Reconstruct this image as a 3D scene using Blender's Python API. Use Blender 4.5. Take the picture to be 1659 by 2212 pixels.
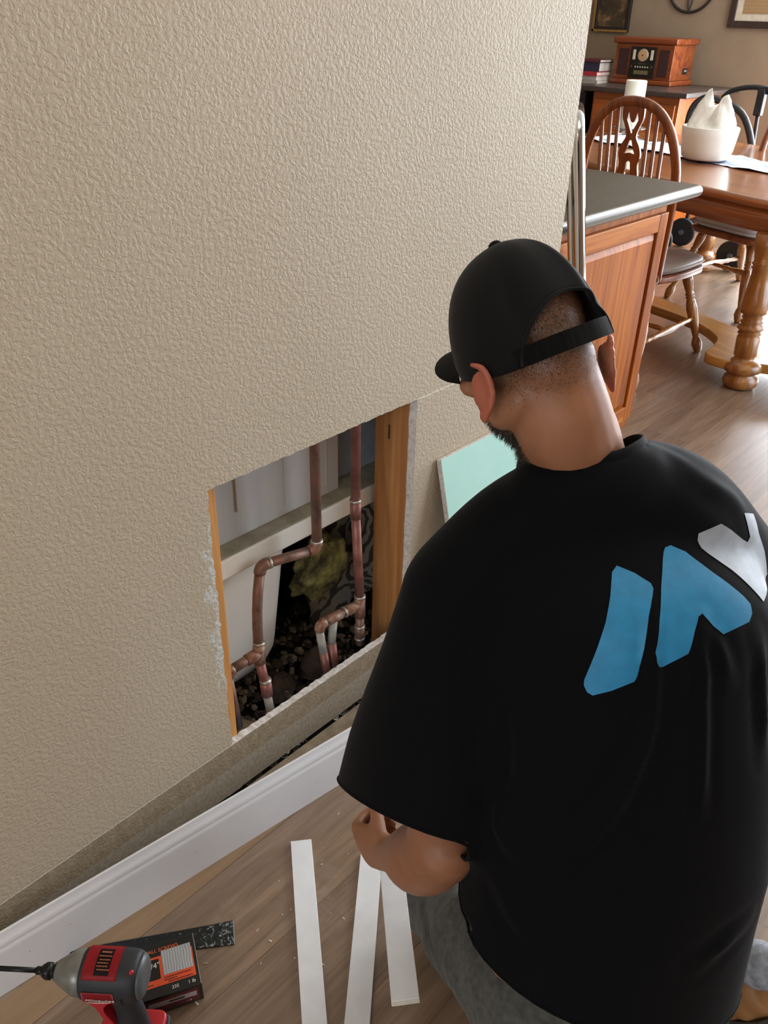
import bpy, bmesh, math, random
import numpy as np
from mathutils import Vector, Matrix, noise
from mathutils.bvhtree import BVHTree
random.seed(7); PI = math.pi
scene = bpy.context.scene
for o in list(bpy.data.objects): bpy.data.objects.remove(o)
COL = scene.collection
V = Vector

# ------------------------------------------------------------------ camera
cam_d = bpy.data.cameras.new('camera'); cam = bpy.data.objects.new('camera', cam_d); COL.objects.link(cam)
cam_d.sensor_fit = 'HORIZONTAL'; cam_d.sensor_width = 36.0; cam_d.lens = 39.32
cam_d.clip_start = 0.02
R = Matrix(((0.73906, -0.36079, 0.56887), (0.67324, 0.36674, -0.64206), (0.02302, 0.85751, 0.51394)))
m4 = R.to_4x4(); m4.translation = V((1.03, 0.0, 1.43)); cam.matrix_world = m4
scene.camera = cam

# ------------------------------------------------------------------ world and lights
w = bpy.data.worlds.new('world'); scene.world = w; w.use_nodes = True
wn = w.node_tree.nodes; wl = w.node_tree.links; wn.clear()
bg = wn.new('ShaderNodeBackground'); out = wn.new('ShaderNodeOutputWorld')
bg.inputs['Color'].default_value = (0.62, 0.78, 1.0, 1); bg.inputs['Strength'].default_value = 1.6
wl.new(bg.outputs[0], out.inputs[0])

def area(name, loc, target, sx, sy, power, color):
    d = bpy.data.lights.new(name, 'AREA'); d.shape = 'RECTANGLE'; d.size = sx; d.size_y = sy
    d.energy = power; d.color = color
    o = bpy.data.objects.new(name, d); COL.objects.link(o); o.location = loc
    o.rotation_euler = (V(target) - V(loc)).to_track_quat('-Z', 'Y').to_euler()
    return o
area('patio_door_daylight', (2.35, 4.5, 1.25), (1.0, 4.35, 1.0), 2.5, 2.2, 50, (0.86, 0.93, 1.0))
area('far_window_daylight', (0.35, 6.98, 1.40), (0.35, 5.0, 1.3), 2.95, 1.95, 250, (0.92, 0.96, 1.0))
area('rear_fill_light', (1.6, -2.4, 1.6), (0.6, 0.5, 0.9), 1.6, 1.4, 18, (1.0, 0.96, 0.92))  # fill light added behind the camera, at an unseen window
area('overhead_fill_light', (0.9, 1.2, 2.5), (0.9, 1.2, 0.0), 1.4, 1.4, 5, (1.0, 0.93, 0.84))  # soft fill added overhead to lift the near room, no fixture there

scene.view_settings.view_transform = 'Standard'; scene.view_settings.look = 'None'
scene.view_settings.gamma = 1.0; scene.view_settings.use_curve_mapping = False
scene.view_settings.exposure = 0.75

# ------------------------------------------------------------------ helpers
def lin(h):
    h = h.lstrip('#'); c = [int(h[i:i+2], 16)/255 for i in (0, 2, 4)]
    return tuple([x/12.92 if x <= 0.04045 else ((x+0.055)/1.055)**2.4 for x in c] + [1.0])

class NB:
    def __init__(s, name):
        s.m = bpy.data.materials.new(name); s.m.use_nodes = True
        s.n = s.m.node_tree.nodes; s.l = s.m.node_tree.links; s.n.clear()
        s.out = s.n.new('ShaderNodeOutputMaterial'); s.b = s.n.new('ShaderNodeBsdfPrincipled')
        s.l.new(s.b.outputs[0], s.out.inputs[0])
        s.tc = s.n.new('ShaderNodeTexCoord')
    def coord(s, scale=(1, 1, 1), rot=(0, 0, 0), src='Object'):
        mp = s.n.new('ShaderNodeMapping'); mp.inputs['Scale'].default_value = scale; mp.inputs['Rotation'].default_value = rot
        s.l.new(s.tc.outputs[src], mp.inputs[0]); return mp.outputs[0]
    def noise(s, vec, scale, detail=3, rough=0.5, dist=0.0):
        t = s.n.new('ShaderNodeTexNoise'); t.inputs['Scale'].default_value = scale; t.inputs['Detail'].default_value = detail
        t.inputs['Roughness'].default_value = rough; t.inputs['Distortion'].default_value = dist
        s.l.new(vec, t.inputs['Vector']); return t.outputs['Fac']
    def ramp(s, fac, stops, interp='LINEAR'):
        r = s.n.new('ShaderNodeValToRGB'); s.l.new(fac, r.inputs[0]); e = r.color_ramp; e.interpolation = interp
        while len(e.elements) < len(stops): e.elements.new(0.5)
        for el, (p, c) in zip(e.elements, stops):
            el.position = p; el.color = c if len(c) == 4 else (*c, 1)
        return r.outputs[0]
    def mix(s, fac, a, b, mode='MIX'):
        x = s.n.new('ShaderNodeMix'); x.data_type = 'RGBA'; x.blend_type = mode
        for sock, v in ((x.inputs[0], fac), (x.inputs[6], a), (x.inputs[7], b)):
            if isinstance(v, (int, float)): sock.default_value = v
            elif isinstance(v, tuple): sock.default_value = v
            else: s.l.new(v, sock)
        return x.outputs[2]
    def math(s, op, a, b=0.0, clamp=False):
        x = s.n.new('ShaderNodeMath'); x.operation = op; x.use_clamp = clamp
        for sock, v in ((x.inputs[0], a), (x.inputs[1], b)):
            if isinstance(v, (int, float)): sock.default_value = v
            else: s.l.new(v, sock)
        return x.outputs[0]
    def sep(s, vec=None):
        x = s.n.new('ShaderNodeSeparateXYZ'); s.l.new(vec or s.tc.outputs['Object'], x.inputs[0]); return x.outputs
    def bump(s, h, strength=0.5, dist=0.002, chain=None):
        x = s.n.new('ShaderNodeBump'); x.inputs['Strength'].default_value = strength; x.inputs['Distance'].default_value = dist
        s.l.new(h, x.inputs['Height'])
        if chain: s.l.new(chain, x.inputs['Normal'])
        s.l.new(x.outputs[0], s.b.inputs['Normal']); return x.outputs[0]
    def set(s, **k):
        names = dict(color='Base Color', rough='Roughness', metal='Metallic', spec='Specular IOR Level', coat='Coat Weight',
                     coatr='Coat Roughness', sss='Subsurface Weight', sheen='Sheen Weight', trans='Transmission Weight', ior='IOR',
                     sssr='Subsurface Radius', ssss='Subsurface Scale', emis='Emission Color', emiss='Emission Strength')
        for kk, v in k.items():
            sock = s.b.inputs[names[kk]]
            if isinstance(v, (int, float, tuple)): sock.default_value = v
            else: s.l.new(v, sock)
        return s

def simple(name, hexc, rough=0.5, metal=0.0, var=0.06, scale=30, bump=0.0, **k):
    n = NB(name); c = lin(hexc); v = n.coord()
    f = n.noise(v, scale, 3)
    dark = tuple([max(0, x*(1-var*2)) for x in c[:3]] + [1]); lite = tuple([min(1, x*(1+var*2)) for x in c[:3]] + [1])
    n.set(color=n.ramp(f, [(0.3, dark), (0.7, lite)]), rough=rough, metal=metal, **k)
    if bump: n.bump(n.noise(v, scale*4, 3), bump, 0.001)
    return n.m

def wood(name, dark, mid, lite, axis='z', rough=0.35, scale=1.0, coat=0.3, grain=1.0, bump=0.08, spec=0.5):
    n = NB(name); st = {'x': (1.2, 26, 26), 'y': (26, 1.2, 26), 'z': (26, 26, 1.2)}[axis]
    st = tuple(a*scale for a in st)
    v = n.coord(st); v2 = n.coord(tuple(a*4 for a in st))
    f1 = n.noise(v, 1.0, 4, 0.6, 1.2*grain); f2 = n.noise(v2, 1.0, 3, 0.6)
    c1 = n.ramp(f1, [(0.28, lin(dark)), (0.5, lin(mid)), (0.72, lin(lite))])
    c2 = n.mix(n.ramp(f2, [(0.42, (1, 1, 1, 1)), (0.62, (0, 0, 0, 1))]), c1, lin(dark))
    c = n.mix(0.25*grain, c1, c2)
    n.set(color=c, rough=rough, coat=coat, coatr=0.25, spec=spec)
    n.bump(f2, bump, 0.0008)
    return n.m

def newbm(): return bmesh.new()
def link(name, bm, mat, parent=None, smooth=False, bevel=0.0, seg=2, mats=None):
    me = bpy.data.meshes.new(name); bmesh.ops.recalc_face_normals(bm, faces=bm.faces); bm.to_mesh(me); bm.free()
    for m in (mats or [mat]): me.materials.append(m)
    o = bpy.data.objects.new(name, me); COL.objects.link(o)
    if smooth:
        for p in me.polygons: p.use_smooth = True
    if bevel:
        b = o.modifiers.new('bevel', 'BEVEL'); b.width = bevel; b.segments = seg; b.limit_method = 'ANGLE'; b.angle_limit = 0.6
        for p in me.polygons: p.use_smooth = True
        wn_ = o.modifiers.new('wn', 'WEIGHTED_NORMAL'); wn_.keep_sharp = False
    if parent: o.parent = parent
    return o
def empty(name, loc, label, cat, rotz=0.0, group=None, kind=None):
    o = bpy.data.objects.new(name, None); COL.objects.link(o); o.location = loc; o.rotation_euler = (0, 0, rotz)
    o.empty_display_size = 0.05
    return tag(o, label, cat, group, kind)
def tag(o, label, cat, group=None, kind=None):
    o['label'] = label; o['category'] = cat
    if group: o['group'] = group
    if kind: o['kind'] = kind
    return o
def struct(o, label=None):
    o['kind'] = 'structure'
    if label: o['label'] = label
    return o
def box(bm, x0, x1, y0, y1, z0, z1, mi=0, mat4=None):
    vs = [bm.verts.new(V(p) if mat4 is None else mat4 @ V(p)) for p in
          [(x0, y0, z0), (x1, y0, z0), (x1, y1, z0), (x0, y1, z0), (x0, y0, z1), (x1, y0, z1), (x1, y1, z1), (x0, y1, z1)]]
    for f in [(0, 3, 2, 1), (4, 5, 6, 7), (0, 1, 5, 4), (1, 2, 6, 5), (2, 3, 7, 6), (3, 0, 4, 7)]:
        bm.faces.new([vs[i] for i in f]).material_index = mi
def frame_of(d):
    d = d.normalized(); a = V((0, 0, 1)) if abs(d.z) < 0.9 else V((1, 0, 0))
    u = d.cross(a).normalized(); return u, d.cross(u).normalized()
def tube(bm, pts, rad, n=12, cap=True, mi=0, flat=1.0):
    pts = [V(p) for p in pts]
    rads = rad if isinstance(rad, (list, tuple)) else [rad]*len(pts)
    rings = []; u = None
    for i, p in enumerate(pts):
        d = (pts[min(i+1, len(pts)-1)] - pts[max(i-1, 0)]).normalized()
        if u is None: u, v = frame_of(d)
        else:
            u = (u - d*u.dot(d)).normalized(); v = d.cross(u).normalized()
        rings.append([bm.verts.new(p + (u*math.cos(2*PI*k/n) + v*math.sin(2*PI*k/n)*flat)*rads[i]) for k in range(n)])
    for a, b in zip(rings, rings[1:]):
        for k in range(n):
            f = bm.faces.new((a[k], a[(k+1) % n], b[(k+1) % n], b[k])); f.material_index = mi; f.smooth = True
    if cap:
        bm.faces.new(rings[0]).material_index = mi; bm.faces.new(rings[-1]).material_index = mi
def lathe(bm, prof, base=(0, 0, 0), axis=(0, 0, 1), n=24, mi=0, facet=False):
    base = V(base); ax = V(axis).normalized(); u, v = frame_of(ax); rings = []
    for r, h in prof:
        rings.append([bm.verts.new(base + ax*h + (u*math.cos(2*PI*k/n) + v*math.sin(2*PI*k/n))*max(r, 1e-5)) for k in range(n)])
    for a, b in zip(rings, rings[1:]):
        for k in range(n):
            f = bm.faces.new((a[k], a[(k+1) % n], b[(k+1) % n], b[k])); f.material_index = mi; f.smooth = not facet
    bm.faces.new(rings[0]).material_index = mi; bm.faces.new(rings[-1]).material_index = mi
def spindle(bm, p0, p1, prof, n=16):
    """turned post from p0 to p1; prof = (radius, fraction 0..1)"""
    p0, p1 = V(p0), V(p1); L = (p1-p0).length
    lathe(bm, [(r, f*L) for r, f in prof], p0, p1-p0, n)
def curve(pts, n=8, closed=False):
    P = [V(p) for p in pts]; out = []; N = len(P)
    rng = range(N if closed else N-1)
    for i in rng:
        p1, p2 = P[i], P[(i+1) % N]
        p0 = P[(i-1) % N] if (closed or i > 0) else p1*2-p2
        p3 = P[(i+2) % N] if (closed or i+2 < N) else p2*2-p1
        for k in range(n):
            t = k/n
            out.append(0.5*((2*p1) + (p2-p0)*t + (2*p0-5*p1+4*p2-p3)*t*t + (3*p1-p0-3*p2+p3)*t**3))
    if not closed: out.append(P[-1])
    return out
def prism(bm, poly, z0, z1, mi=0, M=None, mi_side=None):
    """extrude polygon (list of xy) from z0 to z1; M maps local to world"""
    lo = [V((p[0], p[1], z0)) for p in poly]; hi = [V((p[0], p[1], z1)) for p in poly]
    if M is not None: lo = [M @ p for p in lo]; hi = [M @ p for p in hi]
    a = [bm.verts.new(p) for p in lo]; b = [bm.verts.new(p) for p in hi]; n = len(poly)
    bm.faces.new(a[::-1]).material_index = mi; bm.faces.new(b).material_index = mi
    for i in range(n):
        bm.faces.new((a[i], a[(i+1) % n], b[(i+1) % n], b[i])).material_index = mi if mi_side is None else mi_side
def rounded(poly, r, seg=5):
    out = []; n = len(poly)
    for i in range(n):
        p = V((*poly[i], 0)); a = V((*poly[i-1], 0)) - p; b = V((*poly[(i+1) % n], 0)) - p
        rr = (r[i] if isinstance(r, (list, tuple)) else r); rr = min(rr, a.length*0.45, b.length*0.45)
        a1 = p + a.normalized()*rr; b1 = p + b.normalized()*rr
        for k in range(seg+1):
            t = k/seg; q = a1*(1-t)**2 + p*2*t*(1-t) + b1*t*t; out.append((q.x, q.y))
    return out
def text_mesh(name, body, size, M, mat, parent, depth=0.0004, shear=0.0, align='LEFT'):
    c = bpy.data.curves.new(name, 'FONT'); c.body = body; c.size = size; c.extrude = depth; c.shear = shear; c.align_x = align; c.resolution_u = 3
    t = bpy.data.objects.new(name+'_curve', c); COL.objects.link(t)
    dg = bpy.context.evaluated_depsgraph_get(); me = bpy.data.meshes.new_from_object(t.evaluated_get(dg))
    bpy.data.objects.remove(t); me.transform(M); me.materials.clear(); me.materials.append(mat); me.name = name
    o = bpy.data.objects.new(name, me); COL.objects.link(o); o.parent = parent; return o
def axes(o, x, y, z):
    m = Matrix((x, y, z)).transposed().to_4x4(); m.translation = V(o); return m
# ------------------------------------------------------------------ materials of the room
def wall_material():
    n = NB('textured_wall_paint'); v = n.coord(); 
    big = n.noise(v, 2.0, 2)
    base = n.mix(n.ramp(big, [(0.3, (0, 0, 0, 1)), (0.7, (1, 1, 1, 1))]), lin('#b3a58e'), lin('#b9ab95'))
    # orange-peel relief
    a = n.noise(v, 140, 2.2, 0.5, 0.4); a2 = n.ramp(a, [(0.43, (0, 0, 0, 1)), (0.56, (1, 1, 1, 1))])
    b = n.noise(v, 260, 2, 0.5)
    s = n.sep(); z = s[2]; y = s[1]
    # stripe where the old baseboard sat: dirtier and flatter, with bare plaster at its foot
    fine = n.noise(v, 45, 4, 0.6)
    zz = n.math('ADD', z, n.math('MULTIPLY', n.math('SUBTRACT', fine, 0.5), 0.010))
    below = n.math('LESS_THAN', z, 0.1365)
    dirt = n.mix(n.ramp(fine, [(0.35, (0, 0, 0, 1)), (0.65, (1, 1, 1, 1))]), lin('#8d7e68'), lin('#9e8f78'))
    base = n.mix(below, base, dirt)
    pl = n.math('LESS_THAN', zz, 0.078)
    plaster = n.mix(n.ramp(n.noise(v, 110, 4, 0.7), [(0.38, (0, 0, 0, 1)), (0.6, (1, 1, 1, 1))]), lin('#958b7a'), lin('#aca293'))
    base = n.mix(pl, base, plaster)
    line = n.math('LESS_THAN', n.math('ABSOLUTE', n.math('SUBTRACT', n.math('ADD', z, n.math('MULTIPLY', n.math('SUBTRACT', n.noise(v, 30, 4, 0.7), 0.5), 0.004)), 0.1375)), 0.0011)
    base = n.mix(line, base, lin('#d9d2c2'))
    # score line to the right of the hole
    l2 = n.math('LESS_THAN', n.math('ABSOLUTE', n.math('SUBTRACT', z, 0.7325)), 0.0010)
    l2 = n.math('MULTIPLY', l2, n.math('GREATER_THAN', y, 1.25)); l2 = n.math('MULTIPLY', l2, n.math('LESS_THAN', y, 1.62))
    base = n.mix(l2, base, lin('#e2dccf'))
    # torn paint along the left edge of the hole
    tear = n.noise(n.coord((1, 14, 7)), 2.4, 5, 0.7)
    d = n.math('DIVIDE', n.math('SUBTRACT', 0.716, y), 0.036)
    dz = n.math('MULTIPLY', n.math('ABSOLUTE', n.math('SUBTRACT', z, 0.47)), 4.6)
    tm = n.math('GREATER_THAN', tear, n.math('ADD', n.math('ADD', 0.36, n.math('MULTIPLY', d, 0.26)), n.math('MULTIPLY', n.math('POWER', dz, 3.0), 0.25)))
    tm = n.math('MULTIPLY', tm, n.math('LESS_THAN', y, 0.72)); tm = n.math('MULTIPLY', tm, n.math('GREATER_THAN', y, 0.655))
    tm = n.math('MULTIPLY', tm, n.math('LESS_THAN', z, 0.70)); tm = n.math('MULTIPLY', tm, n.math('GREATER_THAN', z, 0.17))
    torn = n.mix(n.ramp(n.noise(v, 150, 3, 0.7), [(0.35, (0, 0, 0, 1)), (0.6, (1, 1, 1, 1))]), lin('#a9a9a3'), lin('#d6d6d0'))
    base = n.mix(n.math('MULTIPLY', tm, 0.8), base, torn)
    n.set(color=base, rough=0.55, spec=0.35)
    h = n.mix(0.12, a2, b)
    hs = n.mix(n.math('MULTIPLY', pl, 1.0), h, n.noise(v, 160, 4, 0.8))
    n.bump(hs, 0.42, 0.0021)
    return n.m
def gypsum_material():
    n = NB('gypsum_edge'); v = n.coord(); f = n.noise(v, 120, 4, 0.7)
    n.set(color=n.ramp(f, [(0.3, lin('#b5afa6')), (0.5, lin('#d5d1cc')), (0.7, lin('#e6e3e0'))]), rough=0.9); n.bump(f, 0.8, 0.003); return n.m
def floor_material():
    n = NB('laminate_planks'); s = n.sep()
    x, y = s[0], s[1]
    u = n.math('DIVIDE', n.math('SUBTRACT', x, 0.13), 0.185); col = n.math('FLOOR', u)
    # stagger boards
    wn_ = n.n.new('ShaderNodeTexWhiteNoise'); wn_.noise_dimensions = '1D'; n.l.new(col, wn_.inputs['W'])
    yo = n.math('ADD', n.math('DIVIDE', y, 1.22), n.math('MULTIPLY', wn_.outputs['Value'], 7.0)); row = n.math('FLOOR', yo)
    cb = n.n.new('ShaderNodeCombineXYZ'); n.l.new(col, cb.inputs[0]); n.l.new(row, cb.inputs[1])
    w2 = n.n.new('ShaderNodeTexWhiteNoise'); w2.noise_dimensions = '2D'; n.l.new(cb.outputs[0], w2.inputs['Vector'])
    # grain with an offset for each board
    cb2 = n.n.new('ShaderNodeCombineXYZ'); n.l.new(n.math('ADD', n.math('MULTIPLY', x, 22.0), n.math('MULTIPLY', w2.outputs['Value'], 40)), cb2.inputs[0])
    n.l.new(n.math('ADD', n.math('MULTIPLY', y, 1.8), n.math('MULTIPLY', w2.outputs['Value'], 90)), cb2.inputs[1])
    g1 = n.noise(cb2.outputs[0], 1.0, 4, 0.6, 1.6); 
    mp = n.n.new('ShaderNodeMapping'); mp.inputs['Scale'].default_value = (5, 3.2, 1); n.l.new(cb2.outputs[0], mp.inputs[0])
    g2 = n.noise(mp.outputs[0], 1.0, 3, 0.7)
    c = n.ramp(g1, [(0.25, lin('#6b5848')), (0.5, lin('#8a7563')), (0.75, lin('#a08c79'))])
    c = n.mix(n.math('MULTIPLY', n.ramp(g2, [(0.45, (0, 0, 0, 1)), (0.7, (1, 1, 1, 1))]), 0.4), c, lin('#564639'))
    tone = n.ramp(w2.outputs['Value'], [(0.0, lin('#bba996')), (0.5, lin('#dacdc0')), (1.0, lin('#fff4e4'))])
    c = n.mix(0.7, c, n.mix(1.0, c, tone, 'MULTIPLY'))
    first = n.math('LESS_THAN', n.math('ABSOLUTE', n.math('ADD', col, 1.0)), 0.5); first = n.math('MULTIPLY', first, n.math('LESS_THAN', y, 2.0))
    c = n.mix(n.math('MULTIPLY', first, 0.45), c, lin('#b08c60'))
    fx = n.math('SUBTRACT', u, col); sx = n.math('LESS_THAN', fx, 0.011)
    fy = n.math('SUBTRACT', yo, row); sy = n.math('LESS_THAN', fy, 0.0018); seam = n.math('MAXIMUM', sx, sy)
    c = n.mix(n.math('MULTIPLY', seam, 0.6), c, lin('#3a2c22'))
    # drywall dust on the floor by the hole
    dn = n.noise(n.coord((1, 1, 1)), 22, 5, 0.75)
    def blob(px, py, r):
        a = n.math('SUBTRACT', x, px); b = n.math('SUBTRACT', y, py)
        d = n.math('SQRT', n.math('ADD', n.math('MULTIPLY', a, a), n.math('MULTIPLY', b, b)))
        return n.math('SUBTRACT', 1.0, n.math('DIVIDE', d, r), True)
    dust = n.math('ADD', blob(0.205, 0.525, 0.035), n.math('MULTIPLY', blob(0.30, 0.66, 0.12), 0.45))
    dust = n.math('MULTIPLY', dust, n.ramp(dn, [(0.42, (0, 0, 0, 1)), (0.62, (1, 1, 1, 1))]))
    c = n.mix(n.math('MULTIPLY', dust, 0.55), c, lin('#b3aba1'))
    n.set(color=c, rough=n.math('ADD', 0.26, n.math('MULTIPLY', g2, 0.14)), spec=0.8, coat=0.6, coatr=0.26)
    h = n.math('SUBTRACT', n.math('MULTIPLY', g2, 0.3), seam); n.bump(h, 0.22, 0.0012)
    return n.m
M_wall = wall_material(); M_gyp = gypsum_material(); M_floor = floor_material()
M_flat = simple('flat_wall_paint', '#96826c', 0.8, var=0.03, scale=8, bump=0.2)
M_ceil = simple('ceiling_paint', '#d8d2c6', 0.9, var=0.03)
M_white = simple('white_trim_paint', '#dcdcde', 0.38, var=0.03, scale=6)
M_dark = simple('cavity_shade', '#1a1512', 0.95, var=0.2)  # near-black colour stands in for the shade of gap and cavity
M_sub = simple('bare_subfloor', '#948672', 0.9, var=0.14, scale=24, bump=0.6)
M_plate = wood('pine_stud', '#8f5a30', '#bb8149', '#cf965c', 'z', 0.6, coat=0.0, scale=0.9)
M_plate_o = wood('pine_stud_pale', '#b57a40', '#d29450', '#dca35f', 'z', 0.6, coat=0.0, scale=0.8)

# ------------------------------------------------------------------ floor, ceiling, walls
WE = 1.757                                   # the textured wall ends here
b = newbm(); box(b, 0.06, 2.45, -2.6, WE, -0.05, 0.0); box(b, -5.0, 2.45, WE, 7.15, -0.05, 0.0); struct(link('floor', b, M_floor))
b = newbm(); box(b, 0.0065, 0.06, -2.6, WE-0.001, -0.05, -0.0010); struct(link('trim_1', b, M_sub))
b = newbm(); box(b, 0.0012, 0.0065, -2.6, WE-0.001, -0.05, -0.012); struct(link('gap_shade_strip', b, M_dark))  # dark strip laid in the gap to give its shade
b = newbm(); box(b, -5.0, 2.45, -2.6, 7.15, 2.6, 2.65); struct(link('ceiling', b, M_ceil))

def jag(p, q, n, amp, seed):
    rnd = random.Random(seed); out = []
    p, q = V((*p, 0)), V((*q, 0)); d = (q-p); nrm = V((-d.y, d.x, 0)).normalized()
    for i in range(n):
        t = i/n; out.append(p + d*t + nrm*(rnd.uniform(-amp, amp) if i else 0))
    return out
# hole outline in (y, z)
hole = jag((0.715, 0.7325), (1.2590, 0.7325), 60, 0.0012, 1) + jag((1.2590, 0.7325), (1.2590, 0.137), 40, 0.0012, 2) \
     + jag((1.2590, 0.137), (0.7155, 0.137), 70, 0.0012, 3) + jag((0.7155, 0.137), (0.715, 0.7325), 50, 0.0022, 4)
hole_c = V((0.98, 0.434, 0))
def drywall_sheet():
    bm = newbm(); T = 0.0150
    outer = [(-2.6, 0.004), (WE, 0.004), (WE, 2.6), (-2.6, 2.6)]
    def ring(pts, x): return [bm.verts.new((x, p[0], p[1])) for p in pts]
    of = ring(outer, 0.0); ob = ring(outer, -T)
    hf = ring([(p.x, p.y) for p in hole], 0.0)
    hb = []
    rnd = random.Random(9)
    for p in hole:
        d = (hole_c - p); k = 0.0075 if p.x > 1.24 else (0.002 if p.y < 0.2 else 0.0005)
        q = p + V((math.copysign(k, d.x) if p.x > 1.24 else 0, math.copysign(k, d.y)*rnd.uniform(0.2, 1.6) if p.y < 0.2 else 0, 0))
        hb.append(bm.verts.new((-T, q.x, q.y)))
    for a, b_ in ((of, hf), (ob, hb)):
        e = []
        for r in (a, b_):
            for i in range(len(r)):
                e.append(bm.edges.new((r[i], r[(i+1) % len(r)])))
        bmesh.ops.triangle_fill(bm, edges=e, use_beauty=True)
    for f in bm.faces: f.material_index = 0
    n = len(hf)
    for i in range(n):
        f = bm.faces.new((hf[i], hf[(i+1) % n], hb[(i+1) % n], hb[i])); f.material_index = 1
    for i in range(4): bm.faces.new((of[i], of[(i+1) % 4], ob[(i+1) % 4], ob[i])).material_index = 0
    return bm
struct(link('wall_left', drywall_sheet(), None, mats=[M_wall, M_gyp]))
b = newbm(); box(b, -0.12, -0.0152, WE-0.012, WE-0.0005, 0.0, 2.6); box(b, -5.0, -0.1205, WE-0.06, WE-0.0005, 0.0, 2.6)
struct(link('wall_kitchen', b, M_flat))  # the long unseen run is added to block light
def holed_wall(name, plane, c0, c1, a0, a1, hy0, hy1, hz0, hz1, mat):
    bm = newbm()
    for (p0, p1, z0, z1) in ((a0, hy0, 0, 2.6), (hy1, a1, 0, 2.6), (hy0, hy1, 0, hz0), (hy0, hy1, hz1, 2.6)):
        if z1-z0 < 0.001: continue
        if plane == 'x': box(bm, c0, c1, p0, p1, z0, z1)
        else: box(bm, p0, p1, c0, c1, z0, z1)
    bmesh.ops.remove_doubles(bm, verts=bm.verts, dist=1e-5)
    return struct(link(name, bm, mat))
FY = 7.05
holed_wall('wall_far', 'y', FY, FY+0.1, -5.0, 2.45, -1.2, 1.9, 0.35, 2.42, M_flat)
holed_wall('wall_right', 'x', 2.45, 2.55, -2.6, FY+0.1, 3.2, 5.8, 0.02, 2.35, M_flat)
holed_wall('wall_back', 'y', -2.7, -2.6, -5.0, 2.45, 0.7, 2.3, 0.8, 2.3, M_flat)
b = newbm(); box(b, -5.1, -5.0, -2.6, FY+0.1, 0, 2.6); struct(link('wall_side', b, M_flat))
def window_frame(name, plane, c0, c1, a0, a1, z0, z1, mull):
    bm = newbm(); t = 0.05
    rects = [(a0, a0+t, z0, z1), (a1-t, a1, z0, z1), (a0+t, a1-t, z0, z0+t), (a0+t, a1-t, z1-t, z1)] + [(m-t/2, m+t/2, z0+t, z1-t) for m in mull]
    for (p0, p1, q0, q1) in rects:
        if plane == 'x': box(bm, c0, c1, p0, p1, q0, q1)
        else: box(bm, p0, p1, c0, c1, q0, q1)
    return struct(link(name, bm, M_white, bevel=0.003))
window_frame('window_1', 'x', 2.47, 2.53, 3.21, 5.79, 0.03, 2.34, [4.5])
window_frame('window_2', 'y', FY+0.02, FY+0.08, -1.19, 1.89, 0.36, 2.41, [-0.15, 0.85])
window_frame('window_3', 'y', -2.68, -2.62, 0.71, 2.29, 0.81, 2.29, [1.5])  # last one is unseen, added behind the camera for fill light

# ------------------------------------------------------------------ inside the wall cavity
def stud(name, y0, y1, mat, label, z0=0.0):
    bm = newbm(); box(bm, -0.1100, -0.0152, y0, y1, z0, 2.59)
    return tag(link(name, bm, mat, bevel=0.0015), label, 'wood stud')
s_r = stud('wall_stud', 1.2500, 1.288, M_plate, 'wide face of the brown pine stud along the right edge of the wall opening', -0.02)
bm = newbm(); tube(bm, [(-0.068, 1.2497, 0.655), (-0.068, 1.2493, 0.622)], 0.0022, 8); link('knot', bm, simple('knot_brown', '#4a2c16', 0.8), s_r)
s_l = stud('wall_stud', 0.703, 0.7410, M_plate_o, 'narrow orange strip of pine stud at the left edge of the wall opening', -0.02)
M_sill = wood('old_sill_plate', '#2b2019', '#40301f', '#5b4630', 'y', 0.9, coat=0)
b = newbm(); box(b, -0.104, -0.0152, 1.14, 1.2495, -0.03, 0.012); tag(link('sill_plate', b, M_sill, bevel=0.002), 'short dark wooden sill plate at the foot of the right hand stud', 'wood plate')

M_tub = simple('tub_acrylic', '#e6e1d5', 0.28, var=0.02, scale=4)
M_panel = NB('surround_panel_back'); _v = M_panel.coord(); 
M_panel.set(color=M_panel.ramp(M_panel.noise(M_panel.coord((1, 9, 1)), 2.0, 3), [(0.3, lin('#bcbcba')), (0.7, lin('#d0cfcb'))]), rough=0.55); M_panel = M_panel.m
M_ledge = simple('ledge_dusty', '#a39d88', 0.8, var=0.1, scale=30)
# bath: top deck, rolled rim, tapered shell with a rounded corner
bath = empty('bathtub', (-0.35, 0.6, -0.03), 'white bathtub back seen through the wall opening behind the pipes', 'bathtub')
def place(o, root): o.matrix_parent_inverse = root.matrix_basis.inverted(); return o
b = newbm(); box(b, -0.132, -0.122, -0.4, 1.50, 0.432, 0.478); 
place(link('rim', b, M_tub, bath, bevel=0.004), bath)
b = newbm(); box(b, -0.80, -0.1325, -0.4, 1.50, 0.455, 0.4775); place(link('deck', b, M_ledge, bath, bevel=0.002), bath)
bm = newbm(); rings = []
for t in np.linspace(0, 1, 15):           # from under the rim to the bottom
    z = 0.445 - t*0.40; inset = 0.0 if t < 0.75 else 0.10*(1-math.sqrt(max(0, 1-((t-0.75)/0.25)**2)))
    y1 = 1.028 - 0.035*t - inset; x1 = -0.150 - 0.030*t - inset*0.7; y0 = -0.3; x0 = -0.75
    pts = rounded([(x1, y0), (x1, y1), (x0, y1), (x0, y0)], [0.03, 0.045, 0.05, 0.03], 8)
    rings.append([bm.verts.new((p[0], p[1], z)) for p in pts])
for a, c in zip(rings, rings[1:]):
    for k in range(len(a)): bm.faces.new((a[k], a[(k+1) % len(a)], c[(k+1) % len(a)], c[k]))
bm.faces.new(rings[-1])
place(link('shell', bm, M_tub, bath, smooth=True), bath)
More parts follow.
